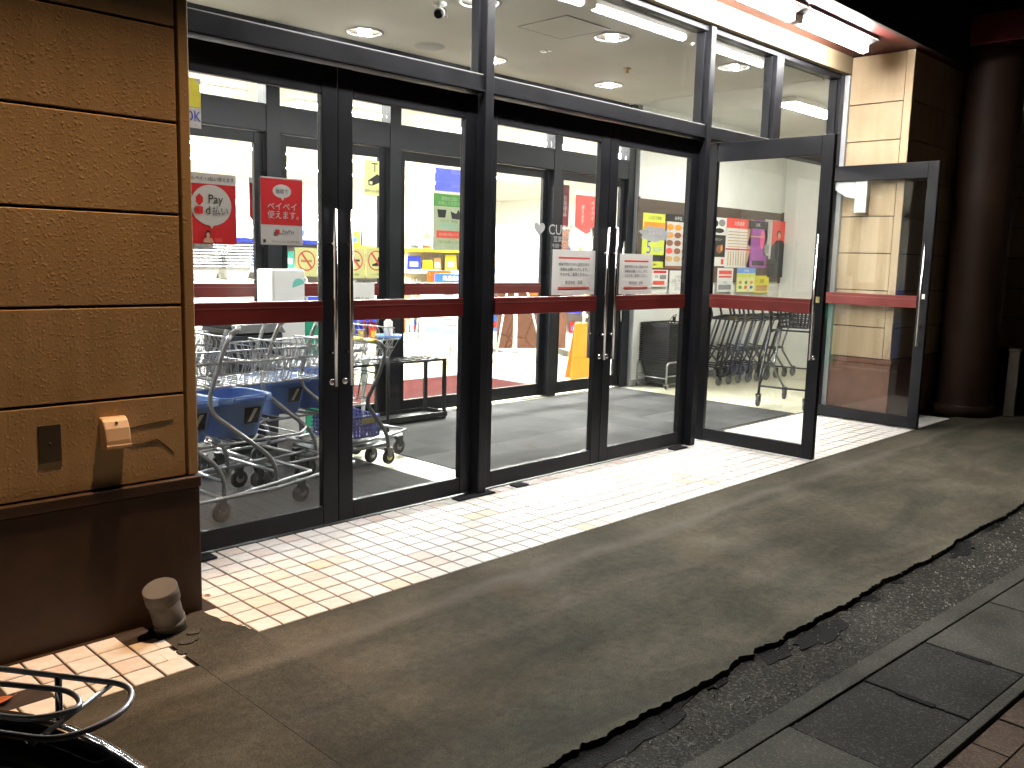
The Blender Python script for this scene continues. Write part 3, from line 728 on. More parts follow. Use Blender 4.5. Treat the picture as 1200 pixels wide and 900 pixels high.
door_leaf('inner_door', 'inner glass door between the green poster door and the grey post', .905, (3.958, IY+.035, 0), 0, True, handle=False, **ID)
door_leaf('inner_door', 'inner glass door next to the notice board wall', 1.03, (4.985, IY+.01, 0), 0, True, handle=True, lock=False, **ID)

# ================================================================== STORE INTERIOR
SY = IY+.12
o = MB().box(-6, 18, 3.05, 17, -.05, -.003).build('store_floor', 'store_floor'); structure(o)
o = MB().box(-6, 18, IY+.07, 17, 3.05, 3.12).build('store_ceiling', 'store_white'); structure(o)
t = thing('store_wall', 'white back wall of the bright shop interior', 'wall', (6, 15, 0))
MB().box(-6, 18, 16.8, 17, 0, 3.05).build('back_wall', 'store_white', t, True)
MB().box(17.8, 18, 3.2, 16.8, 0, 3.05).build('end_wall', 'store_white', t, True)
MB().box(-6, -5.8, 3.2, 16.8, 0, 3.05).build('end_wall', 'store_white', t, True)
MB().box(9.405, 17.8, 3.06, 3.2, 0, 3.05).build('front_wall', 'store_white', t, True)
MB().box(-5.8, -.06, 3.06, 3.2, 0, 3.05).build('front_wall', 'store_white', t, True)
k = 0
for i in range(8):
    for j in range(5):
        x = 1.0+1.9*i; y = 4.2+2.3*j
        if x > 14 or (x < 2.5 and y > 8): continue
        t = thing('ceiling_light', 'lit white ceiling panel light inside the bright shop', 'light', (x, y, 3.05), 0, 'panel lights over the sales floor')
        MB().box(-.64, .64, -.18, .18, -.02, -.001).build('frame', 'white_paint', t)
        MB().box(-.60, .60, -.15, .15, -.03, -.021).build('diffuser', 'store_light', t)
t = thing('door_rug', 'red rug inside the shop behind the inner doors', 'rug', (4, 4, 0))
MB().box(2.3, 5.35, 3.28, 4.75, -.002, .006).build('pile', 'mat_red', t, True)
MB().box(2.26, 5.39, 3.24, 4.79, -.0025, .003).build('border', 'rubber', t, True)
# cream interior pillar
c = atz(490, 398)
t = thing('interior_pillar', 'cream square pillar inside the shop with a grey skirting', 'pillar', (c.x, c.y, 0))
MB().box(-.28, .28, 0, .6, .08, 3.04).build('shaft', 'store_cream', t, bevel=.006)
MB().box(-.29, .29, -.01, .61, 0, .079).build('skirting', 'p_grey', t)

# shelves with goods
def shelf(cx, cy, wd, hgt, rows, rz, label, seed, cols, group):
    rnd = random.Random(seed)
    t = thing('shelf_unit', label, 'shelf', (cx, cy, 0), rz)
    MB().box(-wd/2, wd/2, .0, .03, 0, hgt).build('back_panel', 'store_white', t)
    MB().box(-wd/2, wd/2, -.45, -.001, 0, .12).build('base', 'store_white', t)
    for s in (-1, 1): MB().box(s*wd/2-.015, s*wd/2+.015, -.44, .031, .121, hgt+.02).build('upright', 'store_white', t)
    zs = [.125+(hgt-.25)/(rows)*i for i in range(rows)]
    for i, z in enumerate(zs):
        if i:
            sh = MB().box(-wd/2+.02, wd/2-.02, -.40, -.002, z-.025, z-.001).build('shelf_board', 'store_white', t)
            MB().box(-wd/2+.02, wd/2-.02, -.412, -.401, z-.045, z+.005).build('price_rail', rnd.choice(['g_blue', 'g_blue', 'g_yellow', 'white_paint']), sh)
        x = -wd/2+.04; hh = (hgt-.25)/rows-.06
        while x < wd/2-.12:
            bw = rnd.uniform(.10, .24); bh = rnd.uniform(.55, .95)*hh; bd = rnd.uniform(.12, .25)
            if x+bw > wd/2-.03: break
            mt_ = rnd.choice(cols)
            p = MB(); 
            if rnd.random() < .35:
                p.lathe([(bw*.32, 0), (bw*.34, .01), (bw*.34, bh*.72), (bw*.16, bh*.86), (bw*.16, bh), (0, bh)], seg=10)
            else: p.frustum((-bw/2, bw/2, -bd/2, bd/2), (-bw/2*.94, bw/2*.94, -bd/2*.9, bd/2*.9), 0, bh)
            q = Vector((x+bw/2, -.22, z+.001)); q.rotate(Matrix.Rotation(rz, 3, 'Z'))
            root = p.build('product', mt_); root.location = (cx+q.x, cy+q.y, q.z); root.rotation_euler = (0, 0, rz)
            cn_ = {'sky': 'blue', 'blue': 'navy'}.get(mt_[2:], mt_[2:])
            tag(root, f"{cn_} {'bottle' if len(p.v) > 8 else 'carton'} on board {['one', 'two', 'three', 'four', 'five'][i]} from the floor of {group[9:]}", 'product', group)
            MB().box(-bw*.3, bw*.3, -bd/2-.004, -bd/2+.01, bh*.25, bh*.6).build('label', rnd.choice(['g_white', 'g_yellow', 'g_red', 'g_sky', 'paper']), root)
            x += bw+rnd.uniform(.01, .06)
    return t
pal = ['g_white', 'g_blue', 'g_sky', 'g_blue', 'g_pink', 'g_yellow', 'g_white', 'g_orange', 'g_teal', 'g_grey', 'g_red', 'g_tan']
shelf(3.75, 7.3, 2.3, 1.95, 5, R(-18), 'tall white shelf facing the carts with blue baskets', 3, pal, 'goods on the shelf facing the carts')
shelf(5.75, 7.9, 1.3, 1.9, 5, R(-28), 'white shelf between the counter and the cream pillar', 5, pal, 'goods on the shelf beside the pillar')
a = atz(520, 372, .2)
shelf(8.0, 8.3, 1.5, 1.9, 5, R(-38), 'white shelf past the cream pillar with blue price rails', 11, pal, 'goods on the shelf past the pillar')
shelf(9.6, 7.6, 1.7, 1.8, 4, R(-46), 'white shelf behind the wide poster stand', 12, pal, 'goods on the shelf behind the stand')
shelf(10.4, 6.2, 1.5, 1.9, 5, R(-58), 'brown backed display shelf behind the red hanging banner', 14, ['g_brown', 'g_orange', 'g_tan', 'g_red', 'g_white', 'g_yellow'], 'goods on the shelf behind the banner')

# bagging counter with nested clear tubs
c = aty(265, 333, 5.2)
t = thing('bagging_counter', 'white bagging counter behind the inner door by the carts', 'counter', (c.x, 5.2, 0))
ctop = c.z+.03
MB().box(-1.0, .55, -.02, .62, ctop-.05, ctop).build('counter_top', 'counter_cream', t, bevel=.006)
MB().box(-.98, .53, .02, .60, .08, ctop-.051).build('counter_body', 'store_white', t)
MB().box(-.98, .53, .06, .58, 0, .079).build('kick_board', 'p_grey', t)
MB().tube(rounded([(.50, .1, ctop), (.50, .1, ctop+.06), (.95, .1, ctop+.03), (.95, .1, ctop-.3)], .04), .012, 8).build('guard_rail', 'p_grey', t)
def tub_mesh(w0, w1, d0, d1, h, th=.004):
    o = MB(); ring = lambda a, c, z: [(-a, -c, z), (a, -c, z), (a, c, z), (-a, c, z)]
    vs = ring(w0, d0, 0)+ring(w1, d1, h)+ring(w1+.012, d1+.012, h)+ring(w1+.012, d1+.012, h-.012)+ring(w1-th, d1-th, h)+ring(w0-th, d0-th, th)
    fs = [(0, 3, 2, 1)]
    for i in range(4):
        j = (i+1) % 4
        fs += [(i, j, 4+j, 4+i), (4+i, 4+j, 12+j, 12+i), (12+i, 12+j, 8+j, 8+i), (8+i, 8+j, 16+j, 16+i), (16+i, 16+j, 20+j, 20+i)]
    fs.append((20, 21, 22, 23)); return o.add(vs, fs)
tubm = None
for sx, n_, lab in ((-.10, 6, 'white translucent tub nested in the stack nearer the siding wall on the counter'), (.24, 8, 'white translucent tub nested in the stack nearer the guard rail on the counter')):
    for k in range(n_):
        if tubm is None:
            o = tub_mesh(.10, .135, .08, .115, .14).build('clear_tub', 'clear_tub'); tubm = o.data
        else:
            o = bpy.data.objects.new('clear_tub', tubm); col.objects.link(o)
        o.location = (c.x+sx, 5.5, ctop+.002+k*.03); o.rotation_euler = (0, 0, .05*(k % 3))
        tag(o, lab, 'tub', 'nested tubs on the counter')
o = tub_mesh(.13, .16, .09, .12, .15).build('blue_basket', 'violet_plastic'); o.location = (c.x-.48, 5.45, ctop+.002); tag(o, 'small violet blue basket on the bagging counter', 'basket')

# ---------------- sign and poster helpers (in the XZ plane, facing -Y)
def quad(mb, x0, x1, z0, z1, y): mb.add([(x0, y, z0), (x1, y, z0), (x1, y, z1), (x0, y, z1)], [(0, 1, 2, 3)])
def poster(name, label, cat, loc, w_, h_, mat, items=(), rz=0., group=None, th=.0015):
    """items: ('r',x0,x1,y0,y1,mat) block | ('t',text,cx,cy,size,mat[,maxw]) | ('o',cx,cy,rx,ry,mat) | ('p',[(x,y)..],mat); fractions of sheet, y up"""
    t = thing(name, label, cat, loc, rz, group)
    MB().box(-w_/2, w_/2, 0, th, -h_/2, h_/2).build('sheet', mat, t)
    lay = {}; order = []
    yy = 0
    for it in items:
        yy -= .00035
        o = MB()
        X = lambda a: (a-.5)*w_
        Z = lambda a: (a-.5)*h_
        if it[0] == 'r': quad(o, X(it[1]), X(it[2]), Z(it[3]), Z(it[4]), yy); mt_ = it[5]; nm = 'print'
        elif it[0] == 'o':
            o.add([(X(it[1])+it[3]*w_*math.cos(2*math.pi*k/28), yy, Z(it[2])+it[4]*h_*math.sin(2*math.pi*k/28)) for k in range(28)], [tuple(range(28))]); mt_ = it[5]; nm = 'print'
        elif it[0] == 'p':
            o.add([(X(a), yy, Z(b_)) for a, b_ in it[1]], [tuple(range(len(it[1])))]); mt_ = it[2]; nm = 'print'
        else:
            vs, fs, xa, xb, ya, yb = text_mesh(it[1]); s = it[4]*h_; sx = s
            mw = (it[6] if len(it) > 6 else .92)*w_
            if (xb-xa)*s > mw: sx = mw/(xb-xa)
            cx, cz = X(it[2]), Z(it[3]); mx_, my_ = (xa+xb)/2, (ya+yb)/2
            o.add([(cx+(v.x-mx_)*sx, yy, cz+(v.y-my_)*s) for v in vs], fs); mt_ = it[5]; nm = 'lettering'
        key = (nm, mt_, len(order)//1)
        o.build(nm, mt_, t)
    return t
GY = DY-.0060      # on the outer face of the glass
def on_glass(u0, v0, u1, v1, y):
    a, b_ = aty(u0, v0, y), aty(u1, v1, y)
    return (a.x+b_.x)/2, (a.z+b_.z)/2, b_.x-a.x, a.z-b_.z
cx, cz, w_, h_ = on_glass(222, 201, 278, 287, GY)
poster('payment_poster', 'red poster with a white speech bubble and payment logos on the door by the wall', 'poster', (cx-.012, GY, cz), w_+.02, h_, 'p_red', [
    ('r', 0, 1, .85, 1, 'paper_grey'), ('t', 'メルペイ・d払い使えます', .5, .925, .07, 'p_black'),
    ('o', .5, .55, .40, .29, 'paper_grey'), ('p', [(.42, .30), (.58, .30), (.5, .22)], 'paper_grey'),
    ('p', [(.20, .66), (.27, .71), (.34, .66), (.34, .59), (.27, .54), (.20, .59)], 'p_red'), ('t', 'Pay', .59, .625, .17, 'p_black', .42),
    ('r', .18, .33, .43, .53, 'p_red'), ('t', 'd', .43, .485, .17, 'p_black', .1), ('t', '払い', .67, .48, .13, 'p_black', .34),
    ('o', .42, .14, .05, .055, 'p_black'), ('o', .42, .125, .035, .04, 'p_skin'), ('p', [(.32, .02), (.34, .08), (.42, .10), (.50, .08), (.53, .02)], 'p_skin'), ('r', .55, .70, .03, .09, 'p_red2')])
cx, cz, w_, h_ = on_glass(305, 206, 355, 288, GY)
poster('payment_poster', 'red poster with white katakana and a white foot on the door by the wall', 'poster', (cx, GY, cz), w_, h_, 'paper_grey', [
    ('r', .0, 1, .30, .98, 'p_red'), ('o', .5, .80, .22, .10, 'paper_grey'), ('p', [(.44, .72), (.56, .72), (.52, .66)], 'paper_grey'), ('t', '当店で', .5, .80, .075, 'p_black', .3),
    ('t', 'ペイペイ', .5, .575, .13, 'paper_grey', .70), ('t', '使えます。', .52, .45, .13, 'paper_grey', .74),
    ('r', .33, .43, .16, .23, 'p_red'), ('t', 'PayPay', .64, .195, .075, 'p_black', .36), ('r', .04, .10, .03, .08, 'p_black'), ('t', 'キャッシュレス決済対象店', .58, .05, .04, 'p_black', .75)])
cx, cz, w_, h_ = on_glass(218, 90, 236, 151, GY)
poster('yellow_notice', 'yellow and grey sign with blue letters at the door top by the siding wall', 'sign', (cx-.05, GY, cz), w_+.10, h_, 'paper_grey', [
    ('p', [(.35, .42), (1, .42), (1, .86), (.8, 1), (.35, 1)], 'p_yellow'), ('t', 'OK', .78, .24, .30, 'p_blue', .42), ('t', '・', .85, .06, .1, 'p_blue')])
lines = [('r', .13, .87, .80, .84, 'p_red2'), ('t', '感染予防のため入店前の手の', .5, .68, .085, 'p_black', .72), ('t', '消毒をお願いいたします。', .5, .57, .085, 'p_black', .72), ('t', 'マスクをご着用ください。', .5, .46, .085, 'p_black', .72), ('t', '株式会社　店長', .5, .28, .085, 'p_black', .42), ('r', .13, .87, .14, .18, 'p_red2')]
cx, cz, w_, h_ = on_glass(648, 292, 696, 345, GY)
poster('door_notice', 'white notice with two red lines on the door with the heart logo', 'notice', (cx, GY, cz), w_, h_, 'paper', lines)
cx, cz, w_, h_ = on_glass(727, 297, 763, 344, GY)
poster('door_notice', 'white notice with two red lines on the door beside the basket stack', 'notice', (cx, GY, cz), w_, h_, 'paper', lines)
# logo sticker on the glass
cx, cz, w_, h_ = on_glass(627, 258, 668, 287, GY)
t = thing('logo_sticker', 'grey heart and lettering sticker on the door glass', 'sticker', (cx, GY, cz))
def put_text(mb, s, cx, cz, size, maxw, y=0.):
    vs, fs, xa, xb, ya, yb = text_mesh(s); sx = min(size, maxw/(xb-xa)); mx_, my_ = (xa+xb)/2, (ya+yb)/2
    mb.add([(cx+(v.x-mx_)*sx, y, cz+(v.y-my_)*size) for v in vs], fs)
o = MB(); put_text(o, 'CUPID', .085, .02, .085, .27); o.build('lettering', 'sticker', t)
o = MB(); put_text(o, '営業時間', .085, -.035, .04, .22); put_text(o, '9:00〜20:00', .085, -.075, .035, .22); o.build('lettering', 'sticker', t)
hp = [(.052*(16*math.sin(a)**3)/17, 0, .048*(13*math.cos(a)-5*math.cos(2*a)-2*math.cos(3*a)-math.cos(4*a))/17) for a in [2*math.pi*k/30 for k in range(30)]]
MB().add([(x-.12, 0, z+.02) for x, y, z in hp], [tuple(range(30))]).build('heart', 'sticker', t)
cx, cz, w_, h_ = on_glass(751, 264, 784, 284, GY)
t = thing('cloud_sticker', 'pale grey cloud shaped sticker on the door glass over the yellow flyer', 'sticker', (cx, GY, cz))
cl = [(w_*.5*(1+.12*math.sin(7*a))*math.cos(a), 0, h_*.5*(1+.12*math.sin(7*a))*math.sin(a)) for a in [2*math.pi*k/42 for k in range(42)]]
MB().add(cl, [tuple(range(42))]).build('film', 'sticker', t)
o = MB(); put_text(o, '営業時間', 0, .012, .04, .2, -.0006); o.build('lettering', 'paper', t)

# stickers and posters on the inner glazing
NY = IY-.004
def inner(u0, v0, u1, v1): return on_glass(u0, v0, u1, v1, NY)
cx, cz, w_, h_ = inner(427, 187, 451, 230)
poster('camera_sticker', 'pale yellow sticker with a black security camera pictogram on the inner door', 'sticker', (cx, NY, cz), w_, h_, 'p_pale', [
    ('r', .35, .65, .90, .93, 'p_black'), ('r', .48, .52, .68, .90, 'p_black'), ('p', [(.18, .42), (.62, .62), (.82, .54), (.80, .40), (.40, .28), (.20, .28)], 'p_black'), ('r', .24, .38, .31, .40, 'p_pale'), ('t', '防犯カメラ作動中', .5, .12, .09, 'p_black')])
cr = lambda: [('o', .5, .58, .40, .33, 'p_red2'), ('o', .5, .58, .35, .29, 'p_pale'), ('p', [(.30, .45), (.55, .52), (.60, .70), (.68, .70), (.66, .48), (.72, .44), (.72, .40), (.30, .40)], 'p_black'), ('p', [(.24, .80), (.30, .85), (.78, .38), (.72, .33)], 'p_red2')]
cx, cz, w_, h_ = inner(429, 290, 452, 326)
poster('no_pets_sticker', 'yellow prohibition sticker with a dog pictogram next to the grey inner post', 'sticker', (cx, NY, cz), w_, h_, 'p_pale', cr()+[('t', 'ペット禁止', .5, .12, .09, 'p_green')])
cx, cz, w_, h_ = inner(403, 290, 427.5, 326)
poster('no_smoking_sticker', 'yellow prohibition sticker with a cigarette pictogram on the inner door', 'sticker', (cx, NY, cz), w_, h_, 'p_pale', [('o', .5, .58, .40, .33, 'p_red2'), ('o', .5, .58, .35, .29, 'p_pale'), ('r', .25, .75, .55, .62, 'p_black'), ('p', [(.24, .80), (.30, .85), (.78, .38), (.72, .33)], 'p_red2'), ('t', '店内禁煙', .5, .12, .09, 'p_green')])
cx, cz, w_, h_ = inner(346, 290, 372, 324)
poster('no_smoking_sticker', 'yellow prohibition sticker with a cigarette pictogram above the white dispenser', 'sticker', (cx, NY, cz), w_, h_, 'p_pale', [('o', .5, .55, .40, .36, 'p_red2'), ('o', .5, .55, .35, .31, 'p_pale'), ('r', .25, .75, .50, .58, 'p_tan'), ('p', [(.24, .80), (.30, .85), (.78, .30), (.72, .25)], 'p_red2')])
cx, cz, w_, h_ = inner(508, 226, 543, 294)
poster('green_poster', 'sage green poster with two black shopping basket pictures on the inner door', 'poster', (cx, NY, cz), w_, h_, 'p_sage', [
    ('r', 0, 1, .78, 1, 'p_green'), ('t', '買物カゴは', .5, .92, .075, 'p_sage', .7), ('t', 'お戻しください', .5, .84, .075, 'p_sage', .7),
    ('p', [(.12, .72), (.42, .72), (.38, .58), (.16, .58)], 'p_black'), ('p', [(.55, .70), (.74, .66), (.80, .74), (.88, .66), (.86, .56), (.60, .57)], 'p_black'), ('t', 'マイカゴ　買物袋', .5, .52, .055, 'p_green', .8),
    ('t', 'ご使用の際は必ず', .5, .45, .06, 'p_teal'), ('t', 'レジにて申し出て', .5, .39, .06, 'p_teal'), ('r', .1, .9, .22, .35, 'p_red2'), ('t', '会計前は禁止です', .5, .285, .06, 'p_sage'), ('t', 'ご協力お願いします', .5, .15, .06, 'p_green')])
cx, cz, w_, h_ = inner(394, 331, 436, 374)
poster('paper_notice', 'plain white paper notice low on the yellow sticker door', 'notice', (cx, NY-.03, cz), w_, h_, 'paper', [('t', 'お知らせ', .6, .55, .16, 'p_black', .5)])

# hanging pennants and rods in the shop
def pennant(u0, v0, u1, v1, y, label, items, mat='g_red', tip=.2, head=True):
    a, b_ = aty(u0, v0, y), aty(u1, v1, y); w_, h_ = b_.x-a.x, a.z-b_.z
    t = thing('hanging_banner', label, 'banner', ((a.x+b_.x)/2, y, a.z))
    pts = [(-w_/2, 0), (w_/2, 0), (w_/2, -h_*(1-tip)), (0 if tip else w_/2, -h_), (-w_/2, -h_*(1-tip))]
    MB().prism([(x, z) for x, z in pts], 0, .003, tf=lambda x, z, d: (x, d, z)).build('cloth', mat, t)
    if head:
        hd = MB().box(-w_/2-.01, w_/2+.01, -.003, .006, 0, .11*h_).build('header', 'paper', t)
        o = MB(); put_text(o, 'PayPay', 0, .055*h_, .07*h_, w_*.6, -.004); o.build('lettering', 'p_black', hd)
    MB().tube([(0, .002, .11*h_), (0, .002, 3.05-a.z)], .003, 5).build('cord', 'paper_grey', t)
    o = MB()
    for s, cx_, cz_, sz in items: put_text(o, s, cx_*w_, -cz_*h_, sz*h_, w_*.8, -.0012)
    if items: o.build('lettering', 'paper', t)
    return t
pennant(675, 228, 700, 276, 4.0, 'red hanging banner with white katakana near the notice board wall', [('ペ\nイ\nペ\nイ', .24, .38, .13), ('使\nえ\nま\nす', -.18, .48, .12)])
pennant(292, 214, 320, 272, 3.9, 'red hanging banner half hidden behind the poster door', [('使\nえ\nま\nす', -.15, .45, .13)], tip=.3)
pennant(658, 216, 666, 266, 3.5, 'narrow pink vertical banner behind the grey inner post', [('お\n買\n得\n品', 0, .5, .13)], 'g_pink', 0, False)
pennant(510, 196, 541, 226, 6.0, 'blue hanging sign above the green poster', [], 'g_blue', 0, False)
pennant(540, 187, 548, 218, 4.2, 'orange hanging flag on a rod with a white ball end', [], 'g_orange', 0, False)
a = aty(538, 186, 4.2); b_ = aty(600, 178, 4.2)
t = thing('display_rod', 'white rod with round ball ends across the inner doors', 'rod', (a.x, 4.2, a.z))
MB().tube([(0, 0, 0), (b_.x-a.x, 0, b_.z-a.z-.04)], .009, 8).build('rod', 'white_paint', t)
MB().tube([(.45, 0, 0), (.45, 0, 3.05-a.z)], .003, 5).build('cord', 'paper_grey', t)
MB().lathe([(.0, -.035), (.025, -.025), (.035, 0), (.025, .025), (0, .035)], (0, 0, 0), 'z', 14).build('ball', 'white_paint', t)
for dz in (.07, -.09): MB().lathe([(.0, -.05), (.035, -.035), (.05, 0), (.035, .035), (0, .05)], (b_.x-a.x, 0, b_.z-a.z-.04+dz), 'z', 14).build('ball', 'alu', t)

# shop floor stands and signs
c = atz(517, 422); 
t = thing('sign_board', 'white notice board on a slim easel inside the shop', 'sign board', (c.x, c.y, 0), R(-20))
MB().box(-.30, .30, 0, .015, .28, .98).build('panel', 'paper', t); 
for q in ((-.315, -.30, .265, .995), (.30, .315, .265, .995)): MB().box(q[0], q[1], -.006, .02, q[2], q[3]).build('frame', 'grey_metal', t)
for q in ((.265, .28), (.98, .995)): MB().box(-.30, .30, -.006, .02, q[0], q[1]).build('frame', 'grey_metal', t)
for s in (-1, 1): MB().tube([(s*.28, .0, .5), (s*.34, -.12, 0)], .011, 6).build('leg', 'alu', t); MB().tube([(s*.26, .02, .9), (s*.26, .38, 0)], .011, 6).build('leg', 'alu', t)
o = MB()
for k in range(14): quad(o, -.24+.26*(k % 2), -.24+.26*(k % 2)+random.uniform(.10, .22), .88-.04*k, .895-.04*k, -.001)
o.build('print', 'p_black', t)
o = MB(); quad(o, -.22, -.02, .36, .44, -.0012); quad(o, .02, .2, .34, .40, -.0012); o.build('print', 'p_sky', t)
c = atz(603, 423)
t = thing('poster_stand', 'grey poster stand with weighted base inside the shop', 'stand', (c.x, c.y, 0), R(-25))
MB().frustum((-.30, .30, -.20, .20), (-.24, .24, -.15, .15), 0, .10).build('base', 'p_grey', t, bevel=.01)
MB().lathe([(.05, .10), (.05, .16), (.03, .18), (.025, 1.0), (0, 1.0)], seg=14).build('pole', 'grey_metal', t)
for s in (-1, 1): MB().tube([(s*.12, -.02, 1.0), (s*.34, -.2, 0)], .012, 6).build('leg', 'alu', t)
MB().box(-.30, .30, -.05, -.03, .95, 1.75).build('panel', 'paper', t, bevel=.003)
o = MB(); put_text(o, 'チ\nラ\nシ', .12, 1.35, .16, .14, -.052); put_text(o, 'セール', -.12, 1.55, .1, .25, -.052); o.build('lettering', 'p_black', t)
c = aty(639, 316, 5.4)
poster('price_poster', 'orange poster with a big yellow number ten beside the grey inner post', 'poster', (c.x, 5.4, c.z), .42, .70, 'g_orange', [('t', '特別', .5, .82, .18, 'g_blue'), ('t', '10', .55, .38, .5, 'g_yellow')], rz=R(-30))
t = thing('display_rack', 'brown display rack holding posters inside the shop', 'rack', (c.x+.15, 5.75, 0), R(-30))
MB().box(-.5, .5, .0, .04, .1, 1.75).build('panel', 'g_brown', t)
for s in (-1, 1): MB().box(s*.47-.02, s*.47+.02, -.2, .25, 0, .08).build('foot', 'p_black', t)
for k, mm in enumerate(['p_orange', 'paper', 'p_tan']): MB().box(-.42+.28*k, -.18+.28*k, -.012, -.001, 1.35-.05*k, 1.62-.05*k).build('card', mm, t)
c1 = atz(679, 444)
t = thing('floor_sign', 'yellow plastic folding floor sign inside the inner door', 'floor sign', (c1.x, c1.y, 0), R(-35))
for s in (-1, 1):
    pl = [(-.14, 0), (.14, 0), (.075, .62), (-.075, .62)]
    MB().add([(x, s*(.13-.19*z)+yy, z) for yy in (-.006, .006) for x, z in pl], [(0, 1, 2, 3), (7, 6, 5, 4), (0, 4, 5, 1), (1, 5, 6, 2), (2, 6, 7, 3), (3, 7, 4, 0)]).build('panel', 'orange_plastic', t)
MB().tube([(-.07, 0, .625), (.07, 0, .625)], .014, 8).build('hinge', 'orange_plastic', t)
c = aty(530, 326, 5.0)
poster('shelf_sign', 'blue rounded sign with white letters behind the umbrella rack', 'sign', (c.x, 5.0, c.z), .42, .10, 'g_sky', [('t', '商品案内', .5, .5, .6, 'paper', .6)], rz=R(-20), th=.02)
t = thing('display_table', 'low display table with an orange card behind the inner door', 'table', (c.x+.1, 5.3, 0), R(-20))
MB().box(-.45, .45, -.2, .3, c.z-.12, c.z-.09).build('table_top', 'counter_cream', t)
for sx in (-.42, .42):
    for sy in (-.17, .27): MB().box(sx-.015, sx+.015, sy-.015, sy+.015, 0, c.z-.121).build('leg', 'alu', t)
poster('price_card', 'orange price card standing on the low display table', 'card', (c.x+.02, 5.25, c.z+.0), .30, .16, 'g_orange', [('t', '特価', .3, .5, .5, 'p_red', .3), ('r', .5, .95, .2, .8, 'p_yellow')], rz=R(-20), th=.01)

# ================================================================== NOTICE BOARD
BY = 2.998
a, b_ = aty(748, 237, BY), aty(911, 331, BY)
t = thing('notice_board', 'long brown notice board on the white vestibule wall', 'notice board', ((a.x+b_.x)/2, BY, (a.z+b_.z)/2))
MB().box(a.x, b_.x, BY-.022, BY, 1.115, 1.985).build('panel', 'board_brown', t, True, .003)
for q in ((a.x-.012, a.x-.001), (b_.x+.001, b_.x+.012)): MB().box(q[0], q[1], BY-.028, BY, 1.10, 2.0).build('frame', 'board_brown', t, True)
BF = BY-.0245
def board(u0, v0, u1, v1, label, mat, items, cat='flyer', name='flyer', dz=0.):
    cx, cz, w_, h_ = on_glass(u0, v0, u1, v1, BF-dz)
    return poster(name, label, cat, (cx, BF-dz, cz), w_, h_, mat, items)
food = []
rnd = random.Random(4)
for i in range(3):
    for j in range(5):
        food.append(('o', .2+.3*i, .18+.145*j, .13, .055, rnd.choice(['p_brown', 'p_tan', 'p_red2', 'p_orange'])))
board(754, 249, 779, 314, 'tall yellow flyer with a big blue number five on the notice board', 'p_lime', [('t', 'レジにて開催', .5, .92, .07, 'p_black'), ('r', .05, .95, .72, .84, 'p_orange'), ('t', '5', .28, .38, .34, 'p_blue'), ('t', '%OFF', .66, .34, .13, 'p_sky', .5), ('r', .08, .92, .12, .24, 'p_black'), ('t', 'お客様感謝デー', .5, .06, .05, 'p_black')])
board(780, 250, 807, 315, 'food menu poster with rows of dishes on the notice board', 'paper_grey', [('r', 0, 1, .86, 1, 'p_black'), ('t', 'お弁当', .5, .93, .08, 'paper')]+food+[('r', .9, 1, .05, .85, 'p_orange'), ('r', 0, 1, 0, .05, 'p_brown')])
board(764, 316, 782, 336, 'small white flyer with a red heading under the yellow flyer', 'paper', [('r', .1, .9, .80, .95, 'p_red'), ('t', '募集', .3, .6, .16, 'p_black', .4), ('r', .1, .8, .12, .35, 'p_red2'), ('r', .5, .9, .45, .7, 'p_grey')])
board(785, 317, 806, 345, 'plain white handwritten sheet under the menu poster', 'paper', [('t', 'お客様へ\nお願い致します\nご協力下さい\n店内にて', .5, .5, .16, 'p_grey')])
board(834, 254, 852, 276, 'white flyer with round black photographs on the notice board', 'paper', [('o', .25, .65, .18, .2, 'p_black'), ('o', .65, .7, .2, .2, 'p_grey'), ('o', .5, .25, .3, .14, 'p_black')])
board(834, 275, 849, 300, 'dark photographic flyer with white letters on the notice board', 'p_black', [('t', '新メニュー', .5, .8, .14, 'paper'), ('o', .6, .32, .22, .2, 'p_brown'), ('o', .75, .38, .07, .16, 'p_orange')])
board(834, 301, 849, 312, 'small white card with a red mark under the dark flyer', 'paper', [('r', .7, .9, .2, .8, 'p_red2')])
board(852, 255, 878, 314, 'pale sales poster with a red heading and ruled columns', 'paper', [('r', 0, 1, .80, 1, 'p_red2'), ('t', '大感謝祭', .5, .90, .1, 'paper')]+[('r', .08, .9, .42+.06*k, .435+.06*k, 'p_tan') for k in range(6)]+[('r', 0, 1, .36, .39, 'p_red')]+[('r', .1+.1*k, .13+.1*k, .04, .32, 'p_tan') for k in range(8)])
board(877, 257, 897, 314, 'purple concert style poster on the notice board', 'p_purple', [('p', [(0, 0), (0, 1), (.25, 1), (.02, .5), (.2, .4)], 'p_skin'), ('r', .05, 1, .82, .98, 'p_black'), ('t', 'LIVE', .5, .9, .1, 'paper'), ('o', .75, .60, .12, .2, 'p_pink'), ('r', .3, .9, .05, .15, 'p_black'), ('r', .1, .9, .64, .67, 'p_skin')])
board(897, 257, 911, 300, 'white and teal lettered poster beside the red figure poster', 'paper_grey', [('t', '祭', .5, .84, .2, 'p_teal'), ('t', 'り', .5, .6, .2, 'p_teal'), ('r', .05, .95, .05, .3, 'p_grey')])
cx, cz, w_, h_ = on_glass(903, 258, 920, 325, BF-.004)
poster('figure_poster', 'red poster with a dark suited figure at the end of the notice board', 'poster', (cx, BF-.004, cz), w_, h_, 'p_red2', [('r', 0, 1, 0, .32, 'p_black'), ('r', 0, .12, .32, 1, 'paper_grey'), ('p', [(.1, .25), (.12, .55), (.4, .66), (.7, .66), (.98, .52), (1, .25)], 'p_black'), ('o', .5, .76, .12, .07, 'p_black'), ('o', .52, .745, .09, .055, 'p_skin')])
